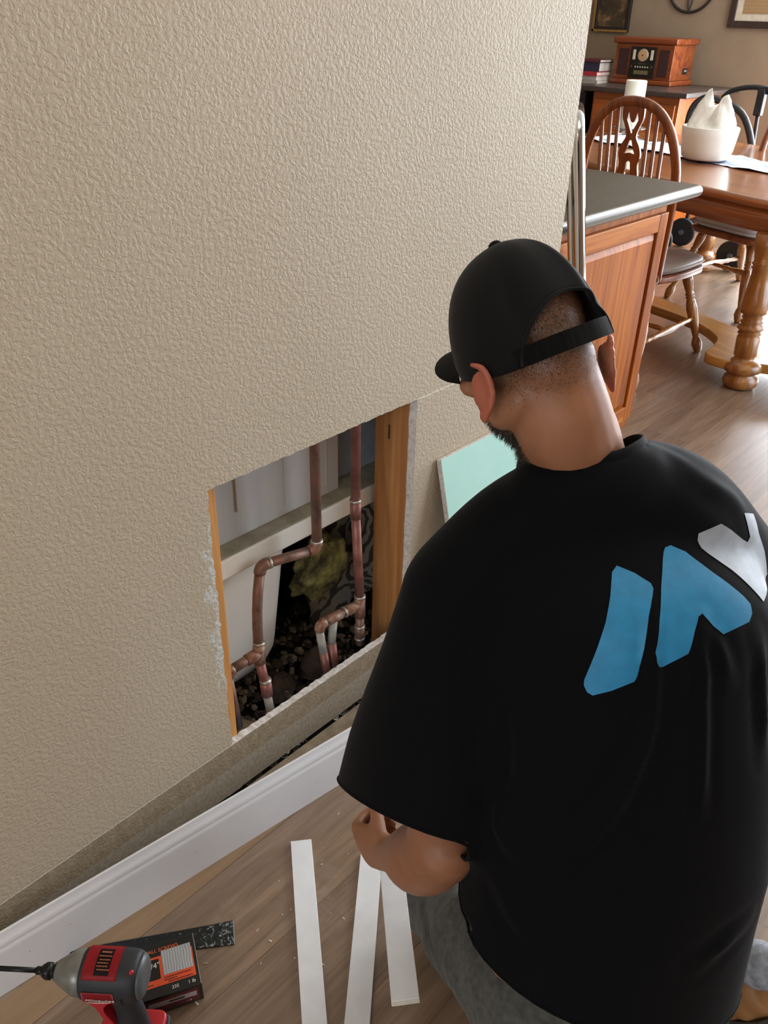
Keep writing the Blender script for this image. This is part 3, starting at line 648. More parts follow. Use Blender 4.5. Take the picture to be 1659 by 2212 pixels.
def bow_chair(root, hw=0.215, back_h=0.66, cush=None, ties=False, tilt=0.10, ch=0.047):
    """local frame: seat centre at the origin, chair faces +y, floor z=0"""
    sz = 0.43
    poly = [(0.20, 0.23), (0.0, 0.245), (-0.20, 0.23), (-0.235, 0.10), (-0.225, -0.10), (-0.16, -0.215), (0, -0.235), (0.16, -0.215), (0.225, -0.10), (0.235, 0.10)]
    pl = [(p.x, p.y) for p in curve([(x, y, 0) for x, y in poly], 5, True)]
    bm = newbm(); prism(bm, pl, sz-0.035, sz); link('seat', bm, M_chair, root, bevel=0.012, seg=4)
    if cush:
        bm = newbm(); rings = []
        for z, s_ in ((sz+0.001, 0.90), (sz+ch*0.13, 0.965), (sz+ch*0.43, 0.985), (sz+ch*0.81, 0.96), (sz+ch*0.98, 0.88), (sz+ch, 0.5)):
            rings.append([bm.verts.new((x*s_, y*s_, z + (0.003*math.sin(x*40)*math.cos(y*37) if s_ < 0.97 and z > sz+0.03 else 0))) for x, y in pl])
        for a, c in zip(rings, rings[1:]):
            for k in range(len(a)): bm.faces.new((a[k], a[(k+1) % len(a)], c[(k+1) % len(a)], c[k]))
        bm.faces.new(rings[0][::-1]); bm.faces.new(rings[-1]); cu = link('cushion', bm, cush, root, smooth=True)
        bm = newbm(); tube(bm, [(x*0.99, y*0.99, sz+0.022) for x, y in pl] + [(pl[0][0]*0.99, pl[0][1]*0.99, sz+0.022)], 0.004, 6); link('piping', bm, cush, cu, smooth=True)
    for sx in (-1, 1):
        for sy in (-1, 1):
            bm = newbm(); spindle(bm, (sx*(0.325 if sy < 0 else 0.262), -0.45 if sy < 0 else 0.26, 0), (sx*0.165, sy*0.160, sz-0.03), chair_leg, 14); link('leg', bm, M_leg, root)
        bm = newbm(); spindle(bm, (sx*0.258, -0.325, 0.17), (sx*0.221, 0.218, 0.17), stre2, 12); link('stretcher', bm, M_leg, root)
    bm = newbm(); spindle(bm, (-0.238, -0.05, 0.17), (0.238, -0.05, 0.17), stre2, 12); link('stretcher', bm, M_leg, root)
    # bow: flat bent hoop
    def bk(x, z): return V((x, -0.19 - (z-sz)*tilt, z))
    zt = sz + back_h
    pts = [bk(hw*0.93, sz-0.01), bk(hw*0.98, sz+0.15), bk(hw*1.03, sz+0.30)]
    for k in range(1, 16):
        t = PI*k/16; pts.append(bk(hw*1.05*math.copysign(abs(math.cos(t))**0.85, math.cos(t)), sz+0.34+(back_h-0.34)*math.sin(t)**0.9))
    pts += [bk(-hw*1.03, sz+0.30), bk(-hw*0.98, sz+0.15), bk(-hw*0.93, sz-0.01)]
    bm = newbm(); P = curve(pts, 3); sec = []
    cent = bk(0, sz+0.3)
    for i, p in enumerate(P):
        d = (P[min(i+1, len(P)-1)] - P[max(i-1, 0)]).normalized(); nrm = V((0, -1, -tilt)).normalized(); sd = d.cross(nrm).normalized()
        w_ = 0.0185; h_ = 0.011
        sec.append([bm.verts.new(p + sd*w_*cx_ + nrm*h_*cy_) for cx_, cy_ in ((1, 0.6), (0.7, 1), (-0.7, 1), (-1, 0.6), (-1, -0.6), (-0.7, -1), (0.7, -1), (1, -0.6))])
    for a, c in zip(sec, sec[1:]):
        for k in range(8): bm.faces.new((a[k], a[(k+1) % 8], c[(k+1) % 8], c[k]))
    bm.faces.new(sec[0]); bm.faces.new(sec[-1]); link('back_bow', bm, M_chair, root, smooth=True)
    def topz(x):
        c_ = min(1, abs(x)/(hw*1.05))**(1/0.85); return sz+0.34+(back_h-0.34)*max(0, 1-c_*c_)**0.45
    for x in (-0.150, -0.112, -0.074, 0.074, 0.112, 0.150):
        bm = newbm(); tube(bm, [bk(x*0.9, sz-0.01), bk(x, topz(x)-0.004)], [0.0095, 0.0080], 10); link('spindle', bm, M_chair, root, smooth=True)
    # pierced splat: outline with three cut-outs
    hL = topz(0)-sz; 
    half = [(0.030, 0.0), (0.034, 0.20), (0.042, 0.34), (0.052, 0.40), (0.045, 0.455), (0.053, 0.49), (0.046, 0.525), (0.024, 0.565), (0.036, 0.605), (0.050, 0.64), (0.050, hL)]
    rt = [(p.x, p.y) for p in curve([(x, y, 0) for x, y in half], 4)]
    outl = rt + [(-x, y) for x, y in rt[::-1]]
    holes = [[(0.0, 0.36), (0.012, 0.37), (0.014, 0.42), (0.009, 0.462), (0.0, 0.470), (-0.009, 0.462), (-0.014, 0.42), (-0.012, 0.37)],
             [(-0.026, 0.495), (0.0, 0.500), (0.026, 0.495), (0.014, 0.520), (0.004, 0.550), (-0.004, 0.550), (-0.014, 0.520)],
             [(0.0, 0.575), (0.012, 0.600), (0.026, 0.628), (0.020, 0.662), (0.016, 0.640), (0.008, 0.622), (0.0, 0.618), (-0.008, 0.622), (-0.016, 0.640), (-0.020, 0.662), (-0.026, 0.628), (-0.012, 0.600)]]
    bm = newbm(); loops = [outl] + holes; sides = []
    for s_ in (-0.005, 0.005):
        es = []; lv = []
        for lp in loops:
            vs = [bm.verts.new(bk(x, sz+y) + V((0, s_, 0))) for x, y in lp]; lv.append(vs)
            es += [bm.edges.new((vs[i], vs[(i+1) % len(vs)])) for i in range(len(vs))]
        bmesh.ops.triangle_fill(bm, edges=es, use_beauty=True); sides.append(lv)
    for A1, B1_ in zip(*sides):
        for i in range(len(A1)): bm.faces.new((A1[i], A1[(i+1) % len(A1)], B1_[(i+1) % len(A1)], B1_[i]))
    link('splat', bm, M_chair, root)
    if ties:
        bm = newbm(); kx = hw*0.95
        tube(bm, curve([(kx, -0.20, sz+0.015), (kx+0.03, -0.24, sz+0.0), (kx+0.02, -0.30, sz-0.02), (kx-0.005, -0.25, sz-0.01), (kx, -0.21, sz+0.01), (kx-0.05, -0.25, sz+0.01), (kx-0.06, -0.28, sz-0.01), (kx-0.01, -0.22, sz)], 5), 0.0045, 8)
        tube(bm, curve([(kx, -0.21, sz+0.01), (kx-0.01, -0.235, sz-0.06), (kx-0.015, -0.24, sz-0.13)], 5), 0.004, 8)
        link('tie_ribbon', bm, M_tie, root, smooth=True)
chA = empty('dining_chair', (-0.765, 3.80, 0), 'bow back oak chair with brown cushion, seen from behind at the counter corner', 'chair', math.radians(-4), 'bow back dining chairs')
bow_chair(chA, 0.222, 0.70, M_cush, True, 0.10)
chC = empty('dining_chair', (-0.70, 4.97, 0), 'bow back oak chair with light grey cushion on the far side of the dining table', 'chair', math.radians(162), 'bow back dining chairs')
bow_chair(chC, 0.222, 0.70, M_cushg, False, 0.16, 0.085)

# ------------------------------------------------------------------ things on the table
def top_at(x, y): return 0.789
n_ = NB('runner_cloth'); v_ = n_.coord(); f_ = n_.noise(v_, 9, 3, 0.6); g_ = n_.noise(v_, 30, 2)
n_.set(color=n_.ramp(f_, [(0.40, lin('#8794ad')), (0.5, lin('#d8dde6')), (0.62, lin('#eceff3'))]), rough=0.9); n_.bump(g_, 0.5, 0.004); M_run = n_.m
bm = newbm(); NX, NY = 120, 22; gr = []
for i in range(NX):
    row = []
    for j in range(NY):
        a = -3.25 + 2.12*i/(NX-1); o_ = 4.05 + 0.31*j/(NY-1) + 0.012*math.sin(i*0.35)*(1 if j in (0, NY-1) else 0)
        p = tp(a, o_); wv_ = noise.noise(V((a*7, o_*7, 0.3)))*0.010 + noise.noise(V((a*19, o_*17, 1.3)))*0.006
        row.append(bm.verts.new((p.x, p.y, 0.7905 + 0.006 + max(-0.005, wv_))))
    gr.append(row)
for i in range(NX-1):
    for j in range(NY-1): bm.faces.new((gr[i][j], gr[i+1][j], gr[i+1][j+1], gr[i][j+1]))
tag(link('table_runner', bm, M_run, smooth=True), 'rumpled blue and white cloth runner lying along the dining table', 'table runner')
zr = 0.802
n_ = NB('white_ceramic'); f_ = n_.noise(n_.coord(), 20, 3); n_.set(color=lin('#e6e3da'), rough=0.45, sss=0.1, sssr=(0.01, 0.01, 0.008)); M_cer = n_.m
bowl = empty('basket', (-0.885, 4.605, zr), 'white ridged round basket on the runner, with a peaked cloth napkin inside', 'basket')
bm = newbm(); n = 72; prof_ = [(0.105, 0.0), (0.118, 0.01), (0.128, 0.05), (0.136, 0.11), (0.140, 0.150), (0.136, 0.154), (0.130, 0.148), (0.122, 0.05), (0.100, 0.012)]
rings = []
for r_, h in prof_:
    rings.append([bm.verts.new(((r_ + (0.0022 if k % 2 else 0))*math.cos(2*PI*k/n), (r_ + (0.0022 if k % 2 else 0))*math.sin(2*PI*k/n), h)) for k in range(n)])
for a, c in zip(rings, rings[1:]):
    for k in range(n): bm.faces.new((a[k], a[(k+1) % n], c[(k+1) % n], c[k])).smooth = True
bm.faces.new(rings[0][::-1]); bm.faces.new(rings[-1]); link('basket_wall', bm, M_cer, bowl)
bm = newbm(); rings = []; n = 64
for ih in range(15):
    t = ih/14; row = []
    for k in range(n):
        th = 2*PI*k/n; 
        pk1 = max(0, math.cos(th-2.9))**2*0.95; pk2 = max(0, math.cos(th+0.15))**2*0.85; dip = 0.30
        h = 0.13 + t*0.17*(dip + pk1*0.9 + pk2*0.85)
        r_ = 0.126*(1-t**1.6*0.62) + 0.007*math.sin(th*7+t*3)*(0.4+t) + 0.010*noise.noise(V((th*3, t*6, 2)))
        cxs = 0.0; row.append(bm.verts.new((r_*math.cos(th), r_*math.sin(th)*0.9, h)))
    rings.append(row)
for a, c in zip(rings, rings[1:]):
    for k in range(n): bm.faces.new((a[k], a[(k+1) % n], c[(k+1) % n], c[k]))
bm.faces.new(rings[-1]); link('folded_cloth', bm, simple('napkin_cloth', '#e9e6dd', 0.9, var=0.03), bowl, smooth=True)
# pillar candle on a glass dish
n_ = NB('candle_wax'); n_.set(color=lin('#eef0e2'), rough=0.5, sss=0.3, sssr=(0.03, 0.03, 0.02)); M_wax = n_.m
n_ = NB('clear_glass'); n_.set(color=lin('#e8f0ef'), rough=0.05, trans=0.9, ior=1.45); M_glass = n_.m
cp = (-1.68, 5.27)
gd = empty('glass_dish', (*cp, 0.7895), 'clear glass dish under the white pillar candle on the dining table', 'dish')
bm = newbm(); lathe(bm, [(0.06, 0), (0.07, 0.003), (0.045, 0.012), (0.03, 0.02), (0.085, 0.032), (0.105, 0.045), (0.10, 0.045), (0.08, 0.036), (0.01, 0.028)], n=32); link('dish_bowl', bm, M_glass, gd)
ca = empty('pillar_candle', (*cp, 0.828), 'tall white pillar candle standing behind the near bow back chair', 'candle')
bm = newbm(); lathe(bm, [(0.060, 0), (0.062, 0.004), (0.062, 0.262), (0.059, 0.268), (0.050, 0.262), (0.01, 0.258)], n=32); link('wax_body', bm, M_wax, ca)
bm = newbm(); tube(bm, [(0, 0, 0.257), (0.001, 0, 0.275)], 0.0015, 6); link('wick', bm, M_tread, ca)

# ------------------------------------------------------------------ rollator behind the table
M_blk = simple('black_metal', '#1e2024', 0.35, 0.2); M_grip = simple('black_grip', '#16171a', 0.7)
ro = empty('rollator', (-1.25, 5.75, 0), 'black walking frame with curved arms and wheels parked behind the dining table', 'walker')
def rtube(nm, pts, r, mt=M_blk, par=None): pts = [(x, y+0.13, z) for x, y, z in pts]; bm = newbm(); tube(bm, curve(pts, 6), r, 12); return place(link(nm, bm, mt, par or ro, smooth=True), ro) if par is None else link(nm, bm, mt, par, smooth=True)
rtube('side_arm', [(-1.50, 5.62, 0.60), (-1.52, 5.62, 0.88), (-1.46, 5.62, 0.985), (-1.34, 5.62, 0.985), (-1.15, 5.60, 0.90), (-1.02, 5.58, 0.60), (-0.98, 5.56, 0.15)], 0.021)
rtube('side_arm', [(-1.52, 5.98, 0.55), (-1.50, 5.98, 0.90), (-1.40, 5.98, 1.03), (-1.15, 5.98, 1.03), (-1.02, 5.98, 0.80), (-0.98, 5.95, 0.15)], 0.016)
bm = newbm(); tube(bm, [(-1.20, 5.99, 1.045), (-0.93, 5.99, 1.05)], 0.023, 14); place(link('hand_grip', bm, M_grip, ro, smooth=True), ro)
bm = newbm(); box(bm, -1.20, -1.15, 5.965, 6.015, 0.90, 1.055); place(link('brake_housing', bm, M_blk, ro, bevel=0.008), ro)
rtube('cross_brace', [(-1.175, 5.86, 0.92), (-1.15, 5.87, 0.6), (-1.10, 5.9, 0.3)], 0.012)
rtube('rear_leg', [(-1.50, 5.62, 0.62), (-1.54, 5.62, 0.3), (-1.56, 5.62, 0.12)], 0.014)
rtube('rear_leg', [(-1.52, 5.98, 0.57), (-1.54, 5.98, 0.3), (-1.56, 5.98, 0.12)], 0.014)
bm = newbm(); box(bm, -1.50, -1.12, 5.76, 6.14, 0.53, 0.56); place(link('seat', bm, M_grip, ro, bevel=0.01), ro)
for (x, y) in ((-1.02, 5.665), (-0.99, 6.06), (-1.56, 5.73), (-1.56, 6.09)):
    bm = newbm(); R_ = 0.098
    lathe(bm, [(R_-0.02, -0.013), (R_-0.004, -0.014), (R_, 0.0), (R_-0.004, 0.014), (R_-0.02, 0.013), (R_-0.022, 0.0)], (x, y, R_), (0, 1, 0), 32)
    wh = place(link('wheel', bm, M_grip, ro), ro)
    bm = newbm()
    for k in range(5):
        a = 2*PI*k/5; tube(bm, [(x, y, R_), (x+math.cos(a)*(R_-0.02), y, R_+math.sin(a)*(R_-0.02))], 0.006, 6)
    tube(bm, [(x, y-0.02, R_), (x, y+0.02, R_)], 0.018, 12); link('wheel_spokes', bm, simple('wheel_grey', '#555a60', 0.5), wh)

# ------------------------------------------------------------------ sideboard, record player, far wall
M_red = wood('red_cherry', '#58240f', '#87401a', '#a05526', 'x', 0.35, coat=0.4, scale=0.6)
M_org = wood('orange_maple', '#8a4418', '#a9581f', '#b96a2c', 'x', 0.35, coat=0.4, scale=0.6)
M_dtop = simple('dark_top', '#453a36', 0.35, var=0.1); M_dwood = simple('espresso_wood', '#2a2120', 0.45, var=0.1)
sb = empty('sideboard', (-2.2, 6.5, 0), 'orange wood sideboard with a dark top below the record player', 'sideboard')
bm = newbm(); box(bm, -2.48, -1.80, 6.18, 6.98, 0.06, 0.95); place(link('body', bm, M_org, sb, bevel=0.004), sb)
bm = newbm(); box(bm, -2.55, -1.72, 6.10, 7.0, 0.9505, 0.985); place(link('top', bm, M_dtop, sb, bevel=0.006), sb)
for x0, x1 in ((-2.46, -2.15), (-2.13, -1.82)):
    bm = newbm(); box(bm, x0, x1, 6.16, 6.1795, 0.12, 0.90); dr_ = place(link('door', bm, M_org, sb, bevel=0.004), sb)
    bm = newbm(); tube(bm, [((x1 if x0 < -2.3 else x0)+(-0.03 if x0 < -2.3 else 0.03), 6.14, 0.55), ((x1 if x0 < -2.3 else x0)+(-0.03 if x0 < -2.3 else 0.03), 6.16, 0.55)], 0.012, 12); link('knob', bm, M_dtop, dr_)
bm = newbm(); box(bm, -2.46, -1.82, 6.20, 6.96, 0.0, 0.0595); place(link('plinth', bm, M_dwood, sb), sb)
ds = empty('low_cabinet', (-3.0, 6.5, 0), 'dark brown cabinet left of the orange sideboard against the far wall', 'cabinet')
bm = newbm(); box(bm, -3.5, -2.56, 6.20, 6.98, 0.0, 0.93); place(link('body', bm, M_dwood, ds, bevel=0.004), ds)
bm = newbm(); box(bm, -3.52, -2.555, 6.15, 7.0, 0.9305, 0.975); place(link('top', bm, M_dtop, ds, bevel=0.004), ds)
for z in (0.1, 0.37, 0.64):
    bm = newbm(); box(bm, -3.45, -2.60, 6.185, 6.1995, z, z+0.25); d_ = place(link('drawer', bm, M_dwood, ds, bevel=0.003), ds)
    bm = newbm(); tube(bm, [(-3.08, 6.17, z+0.125), (-2.98, 6.17, z+0.125)], 0.006, 8); link('handle', bm, M_chrome, d_)
# record player: flared cap and plinth, dial panel, two grilles
rx0, rx1, ry0, ry1, rz = -2.575, -2.075, 6.56, 6.93, 0.9855
rp = empty('record_player', ((rx0+rx1)/2, (ry0+ry1)/2, rz), 'red wooden retro record player radio on the sideboard', 'record player', 0)
def pl_(o): return place(o, rp)
bm = newbm(); box(bm, rx0+0.015, rx1-0.015, ry0+0.012, ry1-0.01, rz+0.034, rz+0.268); pl_(link('case', bm, M_red, rp, bevel=0.004))
bm = newbm(); box(bm, rx0, rx1, ry0, ry1, rz, rz+0.0335); pl_(link('plinth', bm, M_red, rp, bevel=0.008, seg=3))
bm = newbm(); box(bm, rx0-0.008, rx1+0.008, ry0-0.008, ry1+0.005, rz+0.2685, rz+0.310); pl_(link('lid', bm, M_red, rp, bevel=0.010, seg=3))
M_grille = simple('brown_grille', '#3a1e1a', 0.9, var=0.2, scale=80)
for x in (rx0+0.045, rx1-0.125):
    bm = newbm(); box(bm, x, x+0.08, ry0+0.006, ry0+0.0118, rz+0.06, rz+0.235); pl_(link('speaker_grille', bm, M_grille, rp, bevel=0.002))
bm = newbm(); box(bm, rx0+0.145, rx1-0.145, ry0+0.001, ry0+0.0118, rz+0.045, rz+0.250); pan = pl_(link('control_panel', bm, simple('panel_black', '#1d1714', 0.3), rp, bevel=0.002))
def sub(bm, nm, mt): return link(nm, bm, mt, pan)
pcx = (rx0+rx1)/2
bm = newbm(); lathe(bm, [(0.043, 0), (0.043, 0.004), (0.039, 0.006)], (pcx, ry0+0.001, rz+0.195), (0, -1, 0), 32); sub(bm, 'dial_ring', simple('dial_silver', '#b8b2a0', 0.3, 0.6))
bm = newbm(); lathe(bm, [(0.036, 0), (0.036, 0.0072), (0.035, 0.0078)], (pcx, ry0+0.001, rz+0.195), (0, -1, 0), 32)
n_ = NB('dial_face'); n_.set(color=lin('#d0a97c'), rough=0.5); sub(bm, 'dial_face', n_.m)
bm = newbm()
for k in range(12):
    a = 2*PI*k/12; tube(bm, [(pcx+0.018*math.cos(a), ry0-0.0072, rz+0.195+0.018*math.sin(a)), (pcx+0.031*math.cos(a), ry0-0.0072, rz+0.195+0.031*math.sin(a))], 0.0009, 4)
lathe(bm, [(0.007, 0), (0.006, 0.005)], (pcx, ry0-0.006, rz+0.195), (0, -1, 0), 12); sub(bm, 'dial_marks', simple('dial_brown', '#6a3c20', 0.5))
for sx in (-1, 1):
    bm = newbm(); box(bm, pcx+sx*0.072-0.010, pcx+sx*0.072+0.010, ry0-0.004, ry0+0.0008, rz+0.165, rz+0.230); sub(bm, 'display_window', simple('cream_plastic', '#d8d0bc', 0.4))
for k in range(6):
    bm = newbm(); lathe(bm, [(0.0052, 0), (0.0052, 0.005), (0.004, 0.006)], (pcx-0.050+k*0.020, ry0+0.0009, rz+0.117), (0, -1, 0), 10); sub(bm, 'button', simple('button_ivory', '#cfc6b4', 0.4))
bm = newbm(); box(bm, pcx-0.058, pcx+0.058, ry0-0.002, ry0+0.0008, rz+0.068, rz+0.094); sub(bm, 'cd_slot', simple('slot_olive', '#6d6544', 0.35))
bm = newbm(); box(bm, pcx-0.03, pcx+0.03, ry0-0.001, ry0+0.0008, rz+0.133, rz+0.145); sub(bm, 'lcd', simple('lcd_green', '#343a2c', 0.25))
for sx in (-1, 1):
    bm = newbm(); lathe(bm, [(0.0085, 0), (0.0085, 0.008), (0.007, 0.01)], (pcx+sx*0.083, ry0+0.0009, rz+0.118), (0, -1, 0), 14); sub(bm, 'knob', simple('knob_dark', '#4b4238', 0.3, 0.3))
bm = newbm(); box(bm, rx1-0.0155, rx1-0.011, ry0+0.20, ry0+0.275, rz+0.075, rz+0.115); cs = pl_(link('cassette_slot', bm, simple('slot_black', '#141312', 0.4), rp, bevel=0.001))
bm = newbm(); box(bm, rx1-0.012, rx1-0.010, ry0+0.225, ry0+0.262, rz+0.092, rz+0.104); o = link('slot_window', bm, simple('slot_silver', '#b9b5ae', 0.3, 0.5), cs)
# books and tin left of the record player, standing on the dark cabinet
bz = 0.9755
def bookm(nm, x0, x1, z0, z1, hexc, lab, y0=6.42):
    r_ = empty(nm, ((x0+x1)/2, y0+0.1, z0), lab, 'book', 0, 'books stacked left of the record player')
    bm = newbm(); box(bm, x0, x1, y0, y0+0.2, z0, z0+0.003); box(bm, x0, x1, y0, y0+0.2, z1-0.003, z1); box(bm, x0, x1, y0-0.001, y0+0.003, z0+0.003, z1-0.003)
    place(link('cover', bm, simple('cover_'+hexc[1:], hexc, 0.6), r_), r_)
    bm = newbm(); box(bm, x0+0.004, x1-0.004, y0+0.0035, y0+0.195, z0+0.0032, z1-0.0032); place(link('pages', bm, simple('pages', '#c9c0b4', 0.9), r_), r_)
bookm('book', -2.82, -2.60, bz, bz+0.026, '#b8ada4', 'pale book at the bottom of the pile left of the record player')
bookm('book', -2.81, -2.61, bz+0.0265, bz+0.055, '#d4cfc8', 'cream book second from the bottom of the pile left of the record player')
bookm('book', -2.83, -2.60, bz+0.0555, bz+0.082, '#b8323c', 'red book in the middle of the pile left of the record player', 6.40)
bookm('book', -2.79, -2.61, bz+0.0825, bz+0.145, '#2e3048', 'thick navy book second from the top of the pile', 6.44)
bookm('book', -2.79, -2.60, bz+0.1455, bz+0.165, '#5d2a35', 'thin maroon book on top of the pile left of the record player', 6.43)
bm = newbm(); box(bm, -2.99, -2.86, 6.42, 6.52, bz, bz+0.20); tn = link('storage_tin', bm, simple('tin_mint', '#87958a', 0.4), None, bevel=0.012, seg=4); tag(tn, 'pale green tin beside the book pile at the end of the textured wall', 'tin')
bm = newbm(); box(bm, -2.995, -2.855, 6.415, 6.525, bz+0.2002, bz+0.222); link('lid', bm, simple('tin_lid', '#7c8a80', 0.4), tn, bevel=0.005)

# pictures and ring on the far wall
def picture(x0, x1, z0, z1, fw_, fmat, lab, art, mat_w=0.0, edge=None):
    r_ = empty('framed_picture', ((x0+x1)/2, FY-0.012, (z0+z1)/2), lab, 'picture', 0, None)
    bm = newbm()
    for a in ((x0, x0+fw_, z0, z1), (x1-fw_, x1, z0, z1), (x0+fw_, x1-fw_, z0, z0+fw_), (x0+fw_, x1-fw_, z1-fw_, z1)): box(bm, a[0], a[1], FY-0.028, FY-0.0008, a[2], a[3])
    place(link('frame', bm, fmat, r_, bevel=0.003), r_)
    if edge:
        bm = newbm()
        for a in ((x0, x0+0.016, z0, z1), (x0, x1, z0, z0+0.014)): box(bm, a[0]-0.001, a[1], FY-0.032, FY-0.0282, a[2]-0.001, a[3])
        place(link('gilt_edge', bm, edge, r_), r_)
    bm = newbm(); box(bm, x0+fw_+0.0005, x1-fw_-0.0005, FY-0.016, FY-0.002, z0+fw_+0.0005, z1-fw_-0.0005)
    if mat_w:
        place(link('mount', bm, simple('mount_cream', '#cfc4b2', 0.9), r_), r_); bm = newbm()
        box(bm, x0+fw_+mat_w, x1-fw_-mat_w*1.1, FY-0.018, FY-0.0163, z0+fw_+mat_w*0.9, z1-fw_-mat_w)
    place(link('artwork', bm, art, r_), r_)
n_ = NB('dark_painting'); f_ = n_.noise(n_.coord((1, 1, 1)), 7, 3, 0.6, 0.5); n_.set(color=n_.ramp(f_, [(0.35, lin('#2b241c')), (0.55, lin('#4a3d2c')), (0.66, lin('#8a6a48'))]), rough=0.3); M_art = n_.m
gold = simple('gilt', '#b08a4e', 0.35, 0.6)
picture(-3.055, -2.735, 1.317, 1.80, 0.034, simple('frame_dark', '#221c18', 0.4), 'dark portrait painting in a gold and black frame left above the record player', M_art, 0, gold)
n_ = NB('sepia_print'); s_ = n_.sep(); wv = n_.n.new('ShaderNodeTexWave'); wv.bands_direction = 'Z'; wv.inputs['Scale'].default_value = 14; n_.l.new(n_.coord(), wv.inputs['Vector'])
n_.set(color=n_.mix(n_.ramp(wv.outputs['Fac'], [(0.9, (0, 0, 0, 1)), (1.0, (0.5, 0.5, 0.5, 1))]), lin('#a3845e'), lin('#7b5f42')), rough=0.8)
picture(-1.93, -1.36, 1.372, 1.80, 0.045, simple('frame_brown', '#3a2c28', 0.35), 'brown framed print with cream mount at the top right above the chair', n_.m, 0.05)
ring = empty('wall_ring', (-2.255, FY-0.02, 1.62), 'round dark metal wall ornament with crossing curved bars above the record player', 'wall ornament')
rcx, rcz, RR = -2.255, 1.648, 0.185
bm = newbm(); tube(bm, [(rcx+RR*math.cos(t), FY-0.014, rcz+RR*math.sin(t)) for t in [2*PI*k/48 for k in range(49)]], 0.010, 8, cap=False); place(link('hoop', bm, M_dwood, ring, smooth=True), ring)
bm = newbm()
for a0 in (0, 2*PI/3, 4*PI/3):
    a0 += PI/6+PI; c_ = (rcx+RR*1.05*math.cos(a0), rcz+RR*1.05*math.sin(a0))
    pts = []
    for k in range(25):
        t = a0+PI-1.02+2.04*k/24; pts.append((c_[0]+RR*1.0*math.cos(t), FY-0.014, c_[1]+RR*1.0*math.sin(t)))
    tube(bm, pts, 0.005, 6)
place(link('curved_bars', bm, M_dwood, ring, smooth=True), ring)
# ------------------------------------------------------------------ trim strips, bar, screw box, impact driver
M_pvc = simple('white_pvc', '#e4e6e8', 0.35, var=0.02)
M_pvce = simple('pvc_cut_edge', '#c9c4b6', 0.8, var=0.06)
def strip(c0, d, wv, L, th, label):
    c0, d, wv = V(c0), V(d).normalized(), V(wv); wn_ = (wv - d*wv.dot(d)); W_ = wn_.length; wn_.normalize(); n3 = d.cross(wn_).normalized()
    if n3.z < 0: n3 = -n3
    M = Matrix((d, wn_, n3)).transposed().to_4x4(); M.translation = c0
    bm = newbm(); box(bm, 0, L, 0, W_, 0, th, 0, M); o = link('trim_strip', bm, M_pvc, bevel=0.0007); tag(o, label, 'trim strip', 'white trim strips on the floor')
    bm = newbm(); box(bm, L+0.0001, L+0.0006, 0.001, W_-0.001, 0.0008, th-0.0008, 0, M); link('cut_end', bm, M_pvce, o)
    return o
strip((0.180, 0.706, 0.0), (0.273, -0.223, 0), (0.028, 0.030, 0), 0.62, 0.007, 'leftmost of the three white trim strips, lying flat on the floor')
strip((0.300, 0.782, 0.0), (0.168, -0.208, 0), (0.033, 0.026, 0), 0.58, 0.007, 'middle of the three white trim strips, running under the left hand')
strip((0.4100, 0.7130, 0.143), (0.2030, -0.1980, 0.079), (0.026, 0.030, 0.004), 0.300, 0.009, 'short white trim strip held up by the left hand, rightmost of the three')

n_ = NB('scuffed_black_steel'); v_ = n_.coord(); s_ = n_.sep(); f_ = n_.noise(v_, 170, 4, 0.8)
e_ = n_.math('MULTIPLY', n_.math('SUBTRACT', s_[0], 0.175), 6.0, True)
k_ = n_.math('GREATER_THAN', n_.math('ADD', f_, n_.math('MULTIPLY', e_, 0.22)), 0.64)
n_.set(color=n_.mix(k_, lin('#161b1d'), lin('#a3adab')), rough=0.4, metal=0.2); M_bar = n_.m
u_ = V((0.149, 0.204, 0)).normalized(); p_ = V((u_.y, -u_.x, 0))
M_b = axes((0.079, 0.318, 0.0), u_, p_, V((0, 0, 1)))
M_b = Matrix((u_, -p_, V((0, 0, 1)))).transposed().to_4x4(); M_b.translation = V((0.079, 0.318, 0)) 
bm = newbm(); L_ = 0.253; prof_b = [(0, 0.0), (0.05, 0.0), (0.20, 0.0), (L_, 0.0)]
vs = []
for x, y0, y1 in ((-0.03, -0.034, -0.006), (0.03, -0.037, -0.002), (0.15, -0.038, -0.001), (0.20, -0.042, 0.0), (L_, -0.045, 0.001)):
    vs.append([bm.verts.new((x, y0, 0)), bm.verts.new((x, y1, 0)), bm.verts.new((x, y1, 0.003)), bm.verts.new((x, y0, 0.003))])
for a, c in zip(vs, vs[1:]):
    for k in range(4): bm.faces.new((a[k], a[(k+1) % 4], c[(k+1) % 4], c[k]))
bm.faces.new(vs[0]); bm.faces.new(vs[-1]); ba = link('pry_bar', bm, M_bar, bevel=0.0008); ba.matrix_world = M_b
tag(ba, 'flat black pry bar with a scuffed end sticking out behind the screw box', 'pry bar')
bm = newbm(); box(bm, L_-0.001, L_+0.0006, -0.0445, 0.0005, 0.0004, 0.0034); link('worn_edge', bm, simple('bare_steel', '#b9bec0', 0.35, 0.8), ba)

